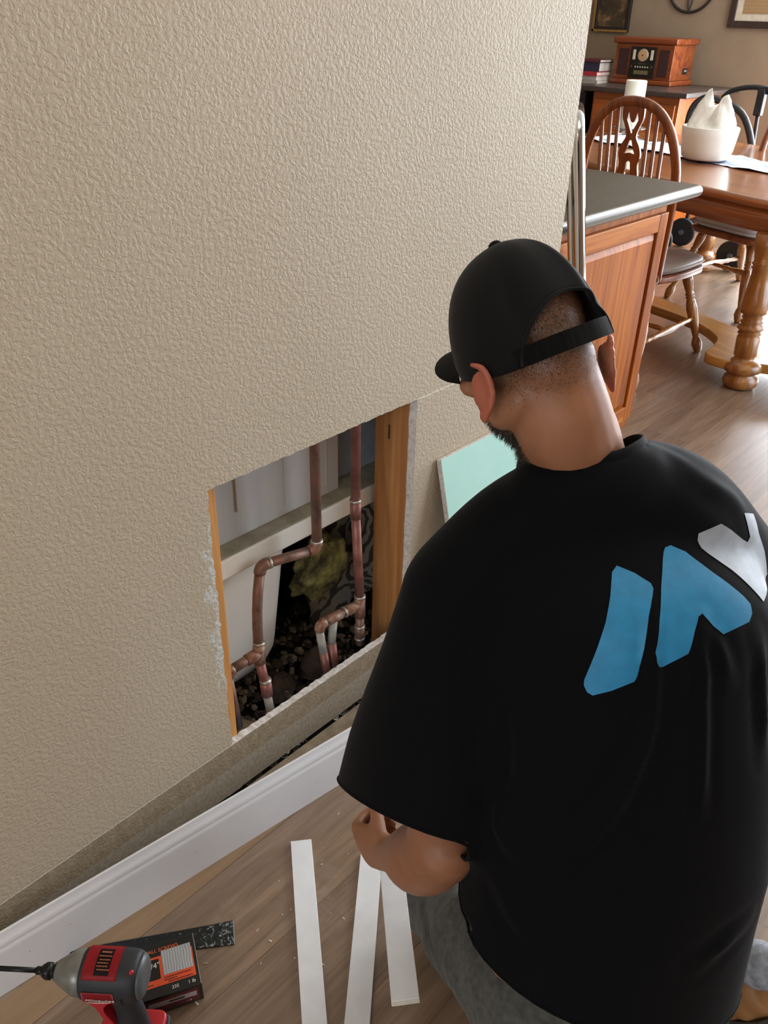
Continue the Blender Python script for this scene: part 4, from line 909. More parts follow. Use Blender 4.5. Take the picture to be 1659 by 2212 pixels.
# screw box, local x along the long side, y towards the wall, text reads along x
bu = V((0.466, 0.885, 0)).normalized(); bv = V((-bu.y, bu.x, 0)); BL, BW, BH = 0.115, 0.094, 0.045
so_ = V((0.303, 0.400, 0)) - bu*BL
M_box = Matrix((bu, bv, V((0, 0, 1)))).transposed().to_4x4(); M_box.translation = V((so_.x, so_.y, 0.0034))
c_blk = simple('box_black', '#17191b', 0.3, var=0.1); c_org = simple('box_orange', '#d8502a', 0.35, var=0.05); c_pan = simple('box_panel_black', '#111315', 0.3)
c_wht = simple('box_print_white', '#d6d6d2', 0.5); c_otx = simple('box_print_orange', '#d96a35', 0.5); c_dk = simple('box_print_dark', '#3a1a12', 0.5); c_red = simple('box_maroon', '#5b1a22', 0.4)
n_ = NB('printed_screws'); wv = n_.n.new('ShaderNodeTexWave'); wv.bands_direction = 'X'; wv.inputs['Scale'].default_value = 70; wv.inputs['Distortion'].default_value = 3; wv.inputs['Detail'].default_value = 2; n_.l.new(n_.coord(), wv.inputs['Vector'])
n_.set(color=n_.mix(wv.outputs['Fac'], lin('#8c8e92'), lin('#b9bbbe')), rough=0.35); c_scr = n_.m
bm = newbm(); box(bm, 0, BL, 0, BW, 0, BH); sbx = link('screw_box', bm, c_blk, bevel=0.0012); sbx.matrix_world = M_box
tag(sbx, 'black and orange cardboard box of drywall screws on the floor behind the impact driver', 'box')
def lay(nm, x0, x1, y0, y1, mt, k=1, front=False):
    bm = newbm(); h = 0.00012*k
    if front: box(bm, x0, x1, -h-0.0001, -0.00002, y0, y1)
    else: box(bm, x0, x1, y0, y1, BH+0.00002, BH+0.0001+h)
    return link(nm, bm, mt, sbx)
lay('orange_label', 0.001, BL-0.006, 0.018, 0.070, c_org, 1)
lay('size_panel', 0.003, 0.053, 0.030, 0.066, c_pan, 2)
lay('screw_picture', 0.058, BL-0.008, 0.034, 0.078, c_scr, 3)
lay('worn_flap_edge', BL-0.0015, BL-0.0002, 0.002, BW-0.001, simple('board_edge', '#8d877a', 0.8), 2)
lay('side_label', 0.005, BL-0.006, 0.006, 0.038, c_red, 1, True); lay('side_stripe', 0.027, BL-0.010, 0.019, 0.031, simple('side_grey', '#a49da0', 0.5), 3, True)
lay('side_screw', 0.060, BL-0.030, 0.023, 0.027, c_pan, 5, True)
def bt(body, x, y, s, mt, z=BH+0.0008): return text_mesh('lettering', body, s, Matrix.Translation((x, y, z)), mt, sbx, 0.00015)
bt('DRYWALL SCREWS', 0.011, 0.0775, 0.0088, c_otx); bt('1-1/4"', 0.021, 0.050, 0.0135, c_wht); bt('235', 0.068, 0.0065, 0.0078, c_wht); bt('1 lb', 0.094, 0.0065, 0.0085, c_wht)
for x0, y0, L_w in ((0.058, 0.0282, 0.044), (0.058, 0.0240, 0.020), (0.064, 0.0200, 0.040), (0.025, 0.0215, 0.014)):   # rows of small unreadable print
    bm = newbm(); x = x0; rp_ = random.Random(int(x0*1e4+y0*1e5))
    while x < x0 + L_w:
        w_ = rp_.uniform(0.0010, 0.0030); box(bm, x, x+w_, y0, y0+0.0019, BH+0.0003, BH+0.00045); x += w_+0.0007
    link('small_print', bm, c_dk, sbx)
text_mesh('lettering', '1 lb', 0.006, axes((0.087, -0.0009, 0.010), V((1, 0, 0)), V((0, 0, 1)), V((0, -1, 0))), c_wht, sbx, 0.00015)

# impact driver: local x = from chuck to rear, y = away from the camera side, z = up
dx_ = V((0.765, 0.644, 0)).normalized(); dy_ = V((-dx_.y, dx_.x, 0))
drv = empty('impact_driver', (0.2655, 0.2585, 0), 'red and black cordless impact driver standing on its battery in the bottom left corner', 'power tool', math.atan2(dx_.y, dx_.x))
M_red_p = simple('red_plastic', '#b3202c', 0.35, var=0.04); M_blk_p = simple('charcoal_rubber', '#24262a', 0.6, var=0.1, bump=0.1)
M_grey_m = simple('cast_grey_metal', '#7c7d77', 0.38, 0.35, var=0.08, scale=60); M_grey_p = simple('grey_plastic', '#4f5659', 0.4); M_dm = simple('black_chuck', '#17181a', 0.4, 0.4)
ZA = 0.210; X0 = -0.078
def ellip_body(bm, prof, n=40, sq=1.0):
    rings = []
    for x, ry, rz, dz in prof:
        ring_ = []
        for k in range(n):
            t = 2*PI*k/n; c, s = math.cos(t), math.sin(t); e = 0.86
            ring_.append(bm.verts.new((X0+x, ry*math.copysign(abs(c)**e, c), ZA + dz + rz*math.copysign(abs(s)**e, s))))
        rings.append(ring_)
    for a, c in zip(rings, rings[1:]):
        for k in range(n): bm.faces.new((a[k], a[(k+1) % n], c[(k+1) % n], c[k])).smooth = True
    bm.faces.new(rings[0]); bm.faces.new(rings[-1])
bm = newbm(); tube(bm, [(X0-0.075, 0, ZA), (X0-0.01, 0, ZA)], 0.0042, 6); tube(bm, [(X0-0.012, 0, ZA), (X0+0.0, 0, ZA)], 0.0058, 12); link('driver_bit', bm, M_dm, drv)
bm = newbm(); ellip_body(bm, [(-0.004, 0.0075, 0.0075, 0), (0.0, 0.010, 0.010, 0), (0.003, 0.0115, 0.0115, 0), (0.010, 0.0115, 0.0115, 0), (0.011, 0.009, 0.009, 0), (0.016, 0.009, 0.009, 0), (0.0165, 0.0125, 0.0125, 0), (0.019, 0.0125, 0.0125, 0)], 24); link('collar', bm, M_dm, drv)
bm = newbm(); ellip_body(bm, [(0.0185, 0.014, 0.014, 0), (0.021, 0.016, 0.016, 0), (0.040, 0.0265, 0.0265, 0), (0.046, 0.0295, 0.0295, 0), (0.049, 0.0305, 0.0305, 0), (0.066, 0.0315, 0.0315, 0), (0.0665, 0.03, 0.03, 0)], 40); link('gear_case', bm, M_grey_m, drv)
bm = newbm(); ellip_body(bm, [(0.0600, 0.0325, 0.0325, 0), (0.0630, 0.0335, 0.034, 0), (0.10, 0.0345, 0.035, 0), (0.126, 0.0345, 0.035, 0), (0.136, 0.0335, 0.034, 0), (0.142, 0.031, 0.032, 0), (0.1425, 0.028, 0.028, 0)], 48); hs = link('motor_housing', bm, M_blk_p, drv)
bm = newbm(); ellip_body(bm, [(0.1425, 0.0300, 0.0310, 0), (0.146, 0.0290, 0.0300, 0), (0.1495, 0.0240, 0.025, 0), (0.150, 0.018, 0.019, 0)], 40); rc = link('rear_cap', bm, M_grey_p, drv)
def skin_panel(nm, x0, x1, a0, a1, off, mt, parent, nx=10, na=16, ry=0.0345, rz=0.035, taper=0.0):
    bm = newbm(); g = []
    for i in range(nx+1):
        row = []
        for j in range(na+1):
            a = math.radians(a0 + (a1-a0)*j/na); xx = x0 + (x1-x0)*i/nx; c, s = -math.sin(a), math.cos(a); e = 0.86
            k = 1.0 if xx < 0.13 else 1.0 - 0.35*(xx-0.13)/0.013*0.2
            row.append(bm.verts.new((X0+xx, (ry*k+off)*math.copysign(abs(c)**e, c), ZA + (rz*k+off)*math.copysign(abs(s)**e, s))))
        g.append(row)
    for i in range(nx):
        for j in range(na): bm.faces.new((g[i][j], g[i+1][j], g[i+1][j+1], g[i][j+1]))
    bmesh.ops.solidify(bm, geom=bm.faces[:], thickness=0.0008)
    return link(nm, bm, mt, parent, smooth=True)
rpn = skin_panel('top_panel', 0.066, 0.116, -50, 44, 0.0009, M_red_p, hs)
lb = skin_panel('rating_label', 0.083, 0.104, -26, 32, 0.0016, simple('label_black', '#1a1616', 0.3), drv)
skin_panel('side_panel', 0.066, 0.112, 76, 128, 0.0009, M_red_p, hs)
M_lt = simple('label_print', '#b0604a', 0.4)
for j, a in enumerate((-16, -6, 3, 10, 17, 24)):      # rows of small unreadable print around the label
    t = math.radians(a); yy, zz = -math.sin(t), math.cos(t); rr_ = 0.0353; rp_ = random.Random(j)
    Mt = axes((X0+0.0845, rr_*yy*1.04, ZA + rr_*zz*1.04+0.001), V((1, 0, 0)), V((0, zz, -yy)), V((0, yy, zz))); bm = newbm(); x = rp_.uniform(0, 0.003)
    while x < 0.0165:
        w_ = rp_.uniform(0.0012, 0.0032); box(bm, x, x+w_, 0, 0.0016 + 0.0012*(j == 0), 0, 0.0003, 0, Mt); x += w_+0.0008
    link('small_print', bm, M_lt, lb)
t = math.radians(98); yy, zz = -math.sin(t), math.cos(t)
text_mesh('lettering', 'Milwaukee', 0.0100, axes((X0+0.070, 0.0367*yy, ZA+0.0367*zz-0.0028), V((1, 0.0, 0.02)).normalized(), V((0, zz, -yy)), V((0, yy, zz))), simple('logo_white', '#d8cfc8', 0.4), drv, 0.0003, 0.35)
# swoosh under the lettering
bm = newbm(); tube(bm, [(X0+0.072+0.036*k/10, -0.0372, ZA-0.0095+0.0016*(k/10)**2*1.5) for k in range(11)], [0.0002+0.0005*math.sin(PI*k/10) for k in range(11)], 6); link('logo_swoosh', bm, simple('logo_white2', '#d8cfc8', 0.4), drv)
skin_panel('rear_trim', 0.1435, 0.147, 20, 110, -0.0042, M_red_p, rc, 3, 16)
bm = newbm(); bmesh.ops.create_icosphere(bm, subdivisions=2, radius=0.0038, matrix=Matrix.Translation((X0+0.136, -0.014, ZA+0.0318))); link('red_button', bm, M_red_p, drv, smooth=True)
bm = newbm(); box(bm, X0+0.121, X0+0.124, -0.0352, -0.0338, ZA-0.016, ZA-0.002); link('vent_slot', bm, M_dm, drv)
# handle, trigger, battery
bm = newbm()
secs = [(0.100, 0.0, ZA-0.020, 0.030, 0.0185), (0.104, 0, ZA-0.040, 0.0225, 0.0165), (0.110, 0, ZA-0.065, 0.0205, 0.0165), (0.114, 0, ZA-0.090, 0.0215, 0.0170), (0.112, 0, ZA-0.115, 0.0260, 0.0200), (0.108, 0, 0.062, 0.032, 0.024)]
rings = []
for x, y, z, ra, rb_ in secs: rings.append([bm.verts.new((X0+x+ra*math.cos(2*PI*k/24), y+rb_*math.sin(2*PI*k/24), z)) for k in range(24)])
for a, c in zip(rings, rings[1:]):
    for k in range(24): bm.faces.new((a[k], a[(k+1) % 24], c[(k+1) % 24], c[k])).smooth = True
bm.faces.new(rings[0]); bm.faces.new(rings[-1]); hd = link('handle', bm, M_blk_p, drv)
bm = newbm()
poly = [(0.056, 0.188), (0.118, 0.180), (0.092, 0.164), (0.084, 0.144), (0.096, 0.108), (0.106, 0.077), (0.098, 0.066), (0.086, 0.096), (0.078, 0.130), (0.070, 0.156), (0.058, 0.172)]
Mxz = Matrix(((1, 0, 0, X0), (0, 0, 1, 0), (0, 1, 0, 0), (0, 0, 0, 1)))
prism(bm, [(p.x, p.y) for p in curve([(x, y, 0) for x, y in poly], 3, True)], -0.0200, 0.0200, 0, Mxz); link('red_handle_frame', bm, M_red_p, drv, bevel=0.004)
bm = newbm(); box(bm, X0+0.060, X0+0.074, -0.009, 0.009, 0.148, 0.168); link('trigger', bm, M_blk_p, drv, bevel=0.004, seg=3)
bm = newbm(); box(bm, X0+0.066, X0+0.078, -0.0215, -0.0195, ZA-0.040, ZA-0.033); link('direction_switch', bm, M_dm, drv, bevel=0.0015)
bm = newbm(); prism(bm, rounded([(X0+0.055, -0.036), (X0+0.162, -0.036), (X0+0.162, 0.034), (X0+0.055, 0.034)], 0.014, 5), 0.0, 0.052); bt_ = link('battery', bm, M_blk_p, drv, bevel=0.004, seg=3)
bm = newbm(); prism(bm, rounded([(X0+0.060, -0.033), (X0+0.158, -0.033), (X0+0.158, 0.031), (X0+0.060, 0.031)], 0.014, 5), 0.0525, 0.066); link('battery_mount', bm, M_red_p, drv, bevel=0.004, seg=3)
# crumbs of drywall on the floor: each a few millimetres, uncountable dust
bm = newbm(); rnd = random.Random(5)
for k in range(45):
    x = rnd.gauss(0.30, 0.09); y = rnd.gauss(0.62, 0.13)
    if x < 0.17 or x > 0.5: continue
    s_ = rnd.uniform(0.0005, 0.0016); vv = bmesh.ops.create_icosphere(bm, subdivisions=1, radius=s_, matrix=Matrix.Translation((x, y, s_*0.5)))['verts']
    st_ = rnd.uniform(0, PI); k_ = rnd.uniform(1, 3)
    for q in vv:
        d_ = q.co - V((x, y, 0)); q.co.x += math.cos(st_)*d_.x*k_; q.co.y += math.sin(st_)*d_.x*k_
tag(link('plaster_crumbs', bm, simple('crumb_white', '#d9d4c8', 0.9)), 'scattered white plaster crumbs on the brown floor beside the trim strips', 'crumbs', None, 'stuff')
# ------------------------------------------------------------------ the kneeling person
def ring_pts(c, a, b_, n=28, e=1.0):
    c, a, b_ = V(c), V(a), V(b_); out = []
    for k in range(n):
        t = 2*PI*k/n; co, si = math.cos(t), math.sin(t)
        out.append(c + a*math.copysign(abs(co)**e, co) + b_*math.copysign(abs(si)**e, si))
    return out
def loft(bm, secs, n=28, e=1.0, close=True):
    """secs: (centre, axis a, axis b); closed with domed ends"""
    rings = [[bm.verts.new(p) for p in ring_pts(c, a, b_, n, e)] for c, a, b_ in secs]
    for p, q in zip(rings, rings[1:]):
        for k in range(n): bm.faces.new((p[k], p[(k+1) % n], q[(k+1) % n], q[k]))
    bm.faces.new(rings[0][::-1]); bm.faces.new(rings[-1]); return rings
def limb(bm, pts, rads, n=20, flat=1.0, up=None):
    """smooth tapered limb with rounded ends through the points"""
    P = curve(pts, 8); m = len(P); R_ = []
    for i in range(m):
        t = i/(m-1)*(len(rads)-1); k = min(int(t), len(rads)-2); fr_ = t-k; fr_ = fr_*fr_*(3-2*fr_); R_.append(rads[k]*(1-fr_)+rads[k+1]*fr_)
    d0 = (P[1]-P[0]).normalized(); d1 = (P[-1]-P[-2]).normalized()
    pre = [(P[0]-d0*R_[0]*math.cos(a), R_[0]*math.sin(a)) for a in (0.15, 0.6, 1.1)]
    post = [(P[-1]+d1*R_[-1]*math.cos(a), R_[-1]*math.sin(a)) for a in (1.1, 0.6, 0.15)]
    al = pre + list(zip(P, R_)) + post
    tube(bm, [p for p, _ in al], [r for _, r in al], n, True, 0, flat)
def ell(bm, c, ax, ay, az, sub=3):
    vs = bmesh.ops.create_icosphere(bm, subdivisions=sub, radius=1.0)['verts']
    c, ax, ay, az = V(c), V(ax), V(ay), V(az)
    for v in vs: q = v.co.copy(); v.co = c + ax*q.x + ay*q.y + az*q.z
def organic(bm, voxel, smooth=6, factor=0.5):
    bmesh.ops.recalc_face_normals(bm, faces=bm.faces)
    me = bpy.data.meshes.new('tmp'); bm.to_mesh(me); bm.free(); o = bpy.data.objects.new('tmp', me); COL.objects.link(o)
    r_ = o.modifiers.new('r', 'REMESH'); r_.mode = 'VOXEL'; r_.voxel_size = voxel
    s_ = o.modifiers.new('s', 'SMOOTH'); s_.iterations = smooth; s_.factor = factor
    dg = bpy.context.evaluated_depsgraph_get(); out = bpy.data.meshes.new_from_object(o.evaluated_get(dg))
    bpy.data.objects.remove(o); b = newbm(); b.from_mesh(out); bpy.data.meshes.remove(out); return b
def finish(name, bm, mat, parent=None, mats=None):
    me = bpy.data.meshes.new(name); bm.to_mesh(me); bm.free()
    for m in (mats or [mat]): me.materials.append(m)
    for p in me.polygons: p.use_smooth = True
    o = bpy.data.objects.new(name, me); COL.objects.link(o)
    if parent: o.parent = parent
    return o
# head frame
T = V((-0.6187, 0.2134, 0.7561)).normalized(); F = V((-0.7156, 0.3025, -0.6296)); F = (F - T*F.dot(T)).normalized(); RR_ = F.cross(T).normalized()   # RR_ = the person's right
H = V((0.5055, 0.8275, 1.1115))
HS = 0.99
def hd_(r, f, t): return H + (RR_*r + F*f + T*t)*HS
Wd = V((0.62, 0.785, 0)).normalized(); Fw = V((-0.785, 0.62, 0))
LSH = V((0.5085, 0.7366, 0.7677)); LEL = V((0.603, 0.615, 0.458)); LWR = V((0.476, 0.664, 0.280))
RSH = V((0.740, 1.035, 0.770)); REL = V((0.600, 1.190, 0.500)); RWR = V((0.440, 1.020, 0.320))

bm = newbm()
# skull, face
ell(bm, hd_(0, 0.003, -0.002), RR_*HS*0.072, F*HS*0.086, T*HS*0.080); ell(bm, hd_(0, 0.038, -0.050), RR_*HS*0.062, F*HS*0.052, T*HS*0.062)
ell(bm, hd_(0, 0.045, -0.092), RR_*HS*0.050, F*HS*0.044, T*HS*0.034); ell(bm, hd_(0, 0.073, -0.112), RR_*HS*0.022, F*HS*0.018, T*HS*0.017)
for s in (-1, 1):
    ell(bm, hd_(s*0.046, 0.010, -0.088), RR_*HS*0.022, F*HS*0.045, T*HS*0.028)        # jaw corner
    ell(bm, hd_(s*0.042, 0.070, -0.040), RR_*HS*0.024, F*HS*0.016, T*HS*0.018, 2)     # cheekbone
    ell(bm, hd_(s*0.031, 0.084, 0.008), RR_*HS*0.024, F*HS*0.008, T*HS*0.007, 2)      # brow
    ell(bm, hd_(s*0.031, 0.083, -0.011), RR_*HS*0.014, F*HS*0.008, T*HS*0.009, 2)     # eyelid
    # ear: rim, lobe, concha wall
    ec = hd_(s*0.083, -0.012, -0.070); out_ = (RR_*s*0.80 - F*HS*0.60).normalized(); up_ = (T*HS*0.98 - F*HS*0.18).normalized(); fw_ = (F*HS*0.80 + RR_*s*0.5).normalized()
    ell(bm, ec + out_*0.004, out_*0.0075, up_*0.025, fw_*0.015, 3)
    rim = [ec + up_*(0.028*math.sin(a)) + out_*(0.013 + 0.004*math.sin(a)) - fw_*(0.015*math.cos(a)) for a in [math.radians(x) for x in (-75, -45, -15, 15, 40, 60, 78, 92)]]
    limb(bm, rim, [0.0042, 0.0046, 0.0048, 0.0048, 0.0044], 10); ell(bm, ec - up_*0.028 + out_*0.007 + fw_*0.003, out_*0.005, up_*0.010, fw_*0.008, 2)
ell(bm, hd_(0, 0.100, -0.030), RR_*HS*0.012, F*HS*0.016, T*HS*0.024); ell(bm, hd_(0, 0.108, -0.043), RR_*HS*0.014, F*HS*0.011, T*HS*0.009, 2)
ell(bm, hd_(0, 0.088, -0.073), RR_*HS*0.024, F*HS*0.009, T*HS*0.006, 2); ell(bm, hd_(0, 0.086, -0.084), RR_*HS*0.022, F*HS*0.009, T*HS*0.007, 2)
# neck
NB_ = V((0.600, 0.855, 0.935))
limb(bm, [hd_(0, -0.018, -0.045), hd_(0, -0.020, -0.085).lerp(NB_, 0.35), NB_.lerp(H, 0.2), NB_ + V((0.01, 0, -0.05))], [0.058, 0.059, 0.064, 0.078])
ell(bm, hd_(0, -0.038, -0.060), RR_*0.050, F*0.045, T*0.045)
# trapezius slopes
for s, SH in ((-1, LSH), (1, RSH)): limb(bm, [NB_ + V((0.005, 0, -0.03)), NB_.lerp(SH, 0.5) + V((0.004, 0, -0.012)), SH + V((0, 0, 0.0))], [0.058, 0.052, 0.056])
# torso
spine = [((0.800, 0.730, 0.300), 0.155, 0.105), ((0.775, 0.760, 0.460), 0.145, 0.095), ((0.740, 0.795, 0.600), 0.150, 0.100), ((0.700, 0.835, 0.710), 0.165, 0.105), ((0.655, 0.875, 0.820), 0.150, 0.080), ((0.620, 0.866, 0.890), 0.10, 0.060)]
secs = []
for i, (c, w_, d_) in enumerate(spine):
    a = V(spine[max(0, i-1)][0]); b2 = V(spine[min(len(spine)-1, i+1)][0]); dr = (b2-a).normalized(); dep = dr.cross(Wd).normalized()
    secs.append((V(c), Wd*w_, dep*d_))
loft(bm, secs)
# arms
limb(bm, [LSH, LSH.lerp(LEL, 0.5) + V((0.01, -0.012, 0.0)), LEL], [0.058, 0.054, 0.046])
limb(bm, [LEL + V((0.004, 0.0, 0.004)), LEL.lerp(LWR, 0.35) + V((0.008, -0.006, -0.004)), LWR], [0.049, 0.052, 0.029])
limb(bm, [RSH, RSH.lerp(REL, 0.5), REL], [0.058, 0.052, 0.044]); limb(bm, [REL, REL.lerp(RWR, 0.4), RWR], [0.046, 0.045, 0.029])
# hands: palm, four curled fingers, thumb from the side of the palm near its base
def hand(bm, wr, fd, kn, pn, curl=(0.9, 1.35, 0.9)):
    """wr wrist, fd direction wrist to knuckles, kn across the knuckles from little finger to index, pn the way the palm faces"""
    fd = fd.normalized(); kn = (kn - fd*kn.dot(fd)).normalized(); pn = fd.cross(kn).normalized() if fd.cross(kn).dot(pn) > 0 else -fd.cross(kn).normalized()
    secs = [(wr - fd*0.01, kn*0.028, pn*0.022), (wr + fd*0.018, kn*0.034, pn*0.020), (wr + fd*0.05, kn*0.041, pn*0.017), (wr + fd*0.083, kn*0.043, pn*0.0145), (wr + fd*0.092, kn*0.040, pn*0.010)]
    loft(bm, secs, 24, 0.85)
    for j, (o_, L3, rr) in enumerate(((-0.032, (0.036, 0.023, 0.018), 0.0082), (-0.0105, (0.043, 0.028, 0.020), 0.0090), (0.0115, (0.046, 0.030, 0.021), 0.0094), (0.0335, (0.042, 0.026, 0.019), 0.0090))):
        p = wr + fd*(0.086 - 0.002*abs(o_)*30) + kn*o_; ang_ = 0.0; pts = [p - fd*0.03, p]
        for L_, c_ in zip(L3, curl):
            ang_ += c_ + 0.04*j; d_ = fd*math.cos(ang_) + pn*math.sin(ang_) + kn*(0.02*(1.5-j)); p = p + d_*L_; pts.append(p)
        tube_pts = pts; limb(bm, tube_pts, [rr*1.08, rr*1.12, rr, rr*0.95, rr*0.80], 12)
    p = wr + fd*0.024 + kn*0.030 + pn*0.006; q1 = p + (fd*0.62 + kn*0.42 + pn*0.55).normalized()*0.042; q2 = q1 + (fd*0.80 - kn*0.05 + pn*0.65).normalized()*0.032; q3 = q2 + (fd*0.45 - kn*0.55 + pn*0.7).normalized()*0.026
    limb(bm, [p, q1, q2, q3], [0.0135, 0.0115, 0.0100, 0.0085], 12)
fdL = V((-0.58, 0.10, -0.42))
hand(bm, LWR, fdL, V((-0.10, -0.05, 0.9)), V((0.4, 0.8, 0.0)), (1.0, 1.35, 0.8))
hand(bm, RWR, V((-0.35, -0.75, -0.35)), V((-0.2, 0.1, 0.9)), V((0.6, -0.3, 0.0)), (0.8, 1.2, 0.8))
# legs inside the trousers, feet inside the boots
HL, HR = V((0.775, 0.650, 0.250)), V((0.875, 0.805, 0.250)); KL, KR = V((0.515, 0.768, 0.078)), V((0.640, 1.150, 0.085)); AL, AR = V((0.915, 0.800, 0.070)), V((0.985, 0.925, 0.120))
for h_, k_, a_ in ((HL, KL, AL), (HR, KR, AR)):
    limb(bm, [h_, h_.lerp(k_, 0.5) + V((0, 0, 0.01)), k_], [0.080, 0.070, 0.052]); limb(bm, [k_, k_.lerp(a_, 0.4), a_], [0.050, 0.050, 0.034])
    limb(bm, [a_, a_ + V((0.05, 0.01, 0.0))], [0.036, 0.030])
bm = organic(bm, 0.0042, 5)
# colour layers: shaved hair fade and the redder skin of ears
lay_ = bm.verts.layers.float_color.new('tint')
for v in bm.verts:
    d = v.co - H; r_, f_, t_ = d.dot(RR_), d.dot(F), d.dot(T); hair = 0.0; red = 0.0
    if d.length < 0.2:
        low = -0.112 + 0.30*max(0, abs(r_)-0.03) + (0.035 if f_ > 0.02 else 0)
        hair = max(0, min(1, (t_ - low)/0.055)) * (1 if f_ < 0.03 else max(0, 1-(f_-0.03)/0.012)) * (1 if abs(r_) < 0.078 else 0)
        if abs(r_) > 0.078 and -0.12 < t_ < 0.005 and f_ < 0.03: red = min(1, (abs(r_)-0.078)/0.008); hair = 0
        jaw = t_ < -0.085 and f_ > 0.030 and v.co.z > 0.8
        if jaw: hair = max(hair, min(0.75, (f_-0.030)/0.03))
    v[lay_] = (hair, red, 0, 1)
n_ = NB('skin'); at = n_.n.new('ShaderNodeAttribute'); at.attribute_name = 'tint'; sp = n_.n.new('ShaderNodeSeparateColor'); n_.l.new(at.outputs['Color'], sp.inputs[0])
v_ = n_.coord(); f_ = n_.noise(v_, 14, 4, 0.6); fine = n_.noise(v_, 420, 2)
c_ = n_.ramp(f_, [(0.3, lin('#8a5b40')), (0.7, lin('#9f6e50'))])
hf = n_.math('MULTIPLY', sp.outputs[0], n_.ramp(fine, [(0.30, (0.45, 0.45, 0.45, 1)), (0.6, (1, 1, 1, 1))]))
c_ = n_.mix(n_.math('MULTIPLY', sp.outputs[1], 0.5), c_, lin('#ae4a3e')); c_ = n_.mix(n_.math('MULTIPLY', hf, 0.8), c_, lin('#33281f'))
n_.set(color=c_, rough=0.52, sss=0.12, sssr=(0.5, 0.18, 0.08), ssss=0.012, spec=0.4); n_.bump(fine, 0.05, 0.0006); M_skin = n_.m
body_bvh = BVHTree.FromBMesh(bm)
rnd = random.Random(3); hairpts = []; bm.verts.ensure_lookup_table(); bm.normal_update()
for v in bm.verts:
    hv = v[lay_][0]
    if hv > 0.02:
        d = v.co - H; r_, f_, t_ = d.dot(RR_), d.dot(F), d.dot(T)
        if t_ > 0.03: continue
        hairpts.append((v.co.copy(), v.normal.copy(), hv, f_, t_))
person = finish('person', bm, M_skin)
tag(person, 'kneeling person in black cap, black t-shirt and grey trousers working at the wall opening', 'person')
# hair: short clipped strands, longer on the beard
def strand(b, p, n, d, L_, w_):
    d = (d*0.8 + n*0.5).normalized(); s_ = d.cross(n).normalized()*w_
    a = b.verts.new(p - s_); c = b.verts.new(p + s_); e = b.verts.new(p + d*L_*0.6 + n*0.0004 + s_*0.6); g = b.verts.new(p + d*L_ - n*0.0006); h2 = b.verts.new(p + d*L_*0.6 + n*0.0004 - s_*0.6)
    b.faces.new((a, c, e, h2)); b.faces.new((h2, e, g))
hb = newbm(); bb = newbm()
for p, n, hv, f_, t_ in hairpts:
    beard = t_ < -0.085 and f_ > 0.03
    for k in range(2 if not beard else 3):
        q = p + V((rnd.uniform(-1, 1), rnd.uniform(-1, 1), rnd.uniform(-1, 1)))*0.0025; loc_, nn, _, _ = body_bvh.find_nearest(q)
        if loc_ is None: continue
        jit = V((rnd.uniform(-1, 1), rnd.uniform(-1, 1), rnd.uniform(-1, 1)))*0.25
        if beard: strand(bb, loc_, nn, -T*0.8 + F*0.5 + jit*1.6, rnd.uniform(0.005, 0.011)*min(1, hv+0.4), 0.00035)
        elif rnd.random() < hv**1.5: strand(hb, loc_, nn, -T + jit - F*0.15, rnd.uniform(0.0025, 0.0050)*(0.5+0.5*hv), 0.00022)
M_hair = simple('dark_hair', '#1d1713', 0.6, var=0.2)
for nm_, b_ in (('hair', hb), ('beard', bb)):
    o = finish(nm_, b_, M_hair, person)

# cap -----------------------------------------------------------------
n_ = NB('black_cotton_twill'); v_ = n_.coord(); n_.set(color=lin('#050608'), rough=0.8, sheen=0.04, spec=0.2); n_.bump(n_.noise(v_, 500, 2), 0.25, 0.0006); M_cap = n_.m
CC = hd_(0.002, 0.000, -0.008); CR, CF, CT = 0.0865, 0.1030, 0.1110
def cap_pt(az, t, off=0.0):
    """az 0 = back, positive to the person's right; t 0 at rim .. 1 at the crown"""
    el_ = t*PI/2; ce, se = max(0.0, math.cos(el_))**0.70, math.sin(el_)
    wf = (1-math.cos(az))/2; rim = -0.055 + 0.030*wf + 0.050*wf**3 + 0.012*math.sin(az); tz = rim*(1-t) + CT*se - rim*0.0*se
    # six panels: soft seams, and creases where the crown sags above the opening
    seam = 0.0018*abs(math.sin(az*3+PI/2))**6
    slump = -0.0075*math.exp(-((az+0.75)/0.16)**2)*math.sin(PI*min(1, t*1.15)) - 0.007*math.exp(-((az-0.62)/0.11)**2)*math.sin(PI*min(1, t*1.15)) + 0.005*math.exp(-((az-0.36)/0.12)**2)*math.sin(PI*t)
    k = 1 + (off + seam*-1 + slump)/0.1
    flat = 1.0 - 0.0
    return CC + RR_*(CR*k*ce*math.sin(az)) - F*(CF*k*ce*math.cos(az)) + T*tz
AO = math.radians(48)
def arch(az):
    if abs(az) >= AO: return 0.0
    return 0.285*math.cos(az/AO*PI/2)**0.6
bm = newbm(); NA, NT = 144, 26; g = []
for i in range(NA):
    az = -PI + 2*PI*i/NA; a0 = arch(az); row = []
    for j in range(NT): t = a0 + (1-a0)*(j/(NT-1))*0.995; row.append(bm.verts.new(cap_pt(az, t)))
    g.append(row)
for i in range(NA):
    for j in range(NT-1): bm.faces.new((g[i][j], g[(i+1) % NA][j], g[(i+1) % NA][j+1], g[i][j+1]))
bm.faces.new([g[i][-1] for i in range(NA)])
bmesh.ops.recalc_face_normals(bm, faces=bm.faces); cap_o = finish('cap', bm, M_cap, person)
sm = cap_o.modifiers.new('thick', 'SOLIDIFY'); sm.thickness = 0.0022; sm.offset = -1
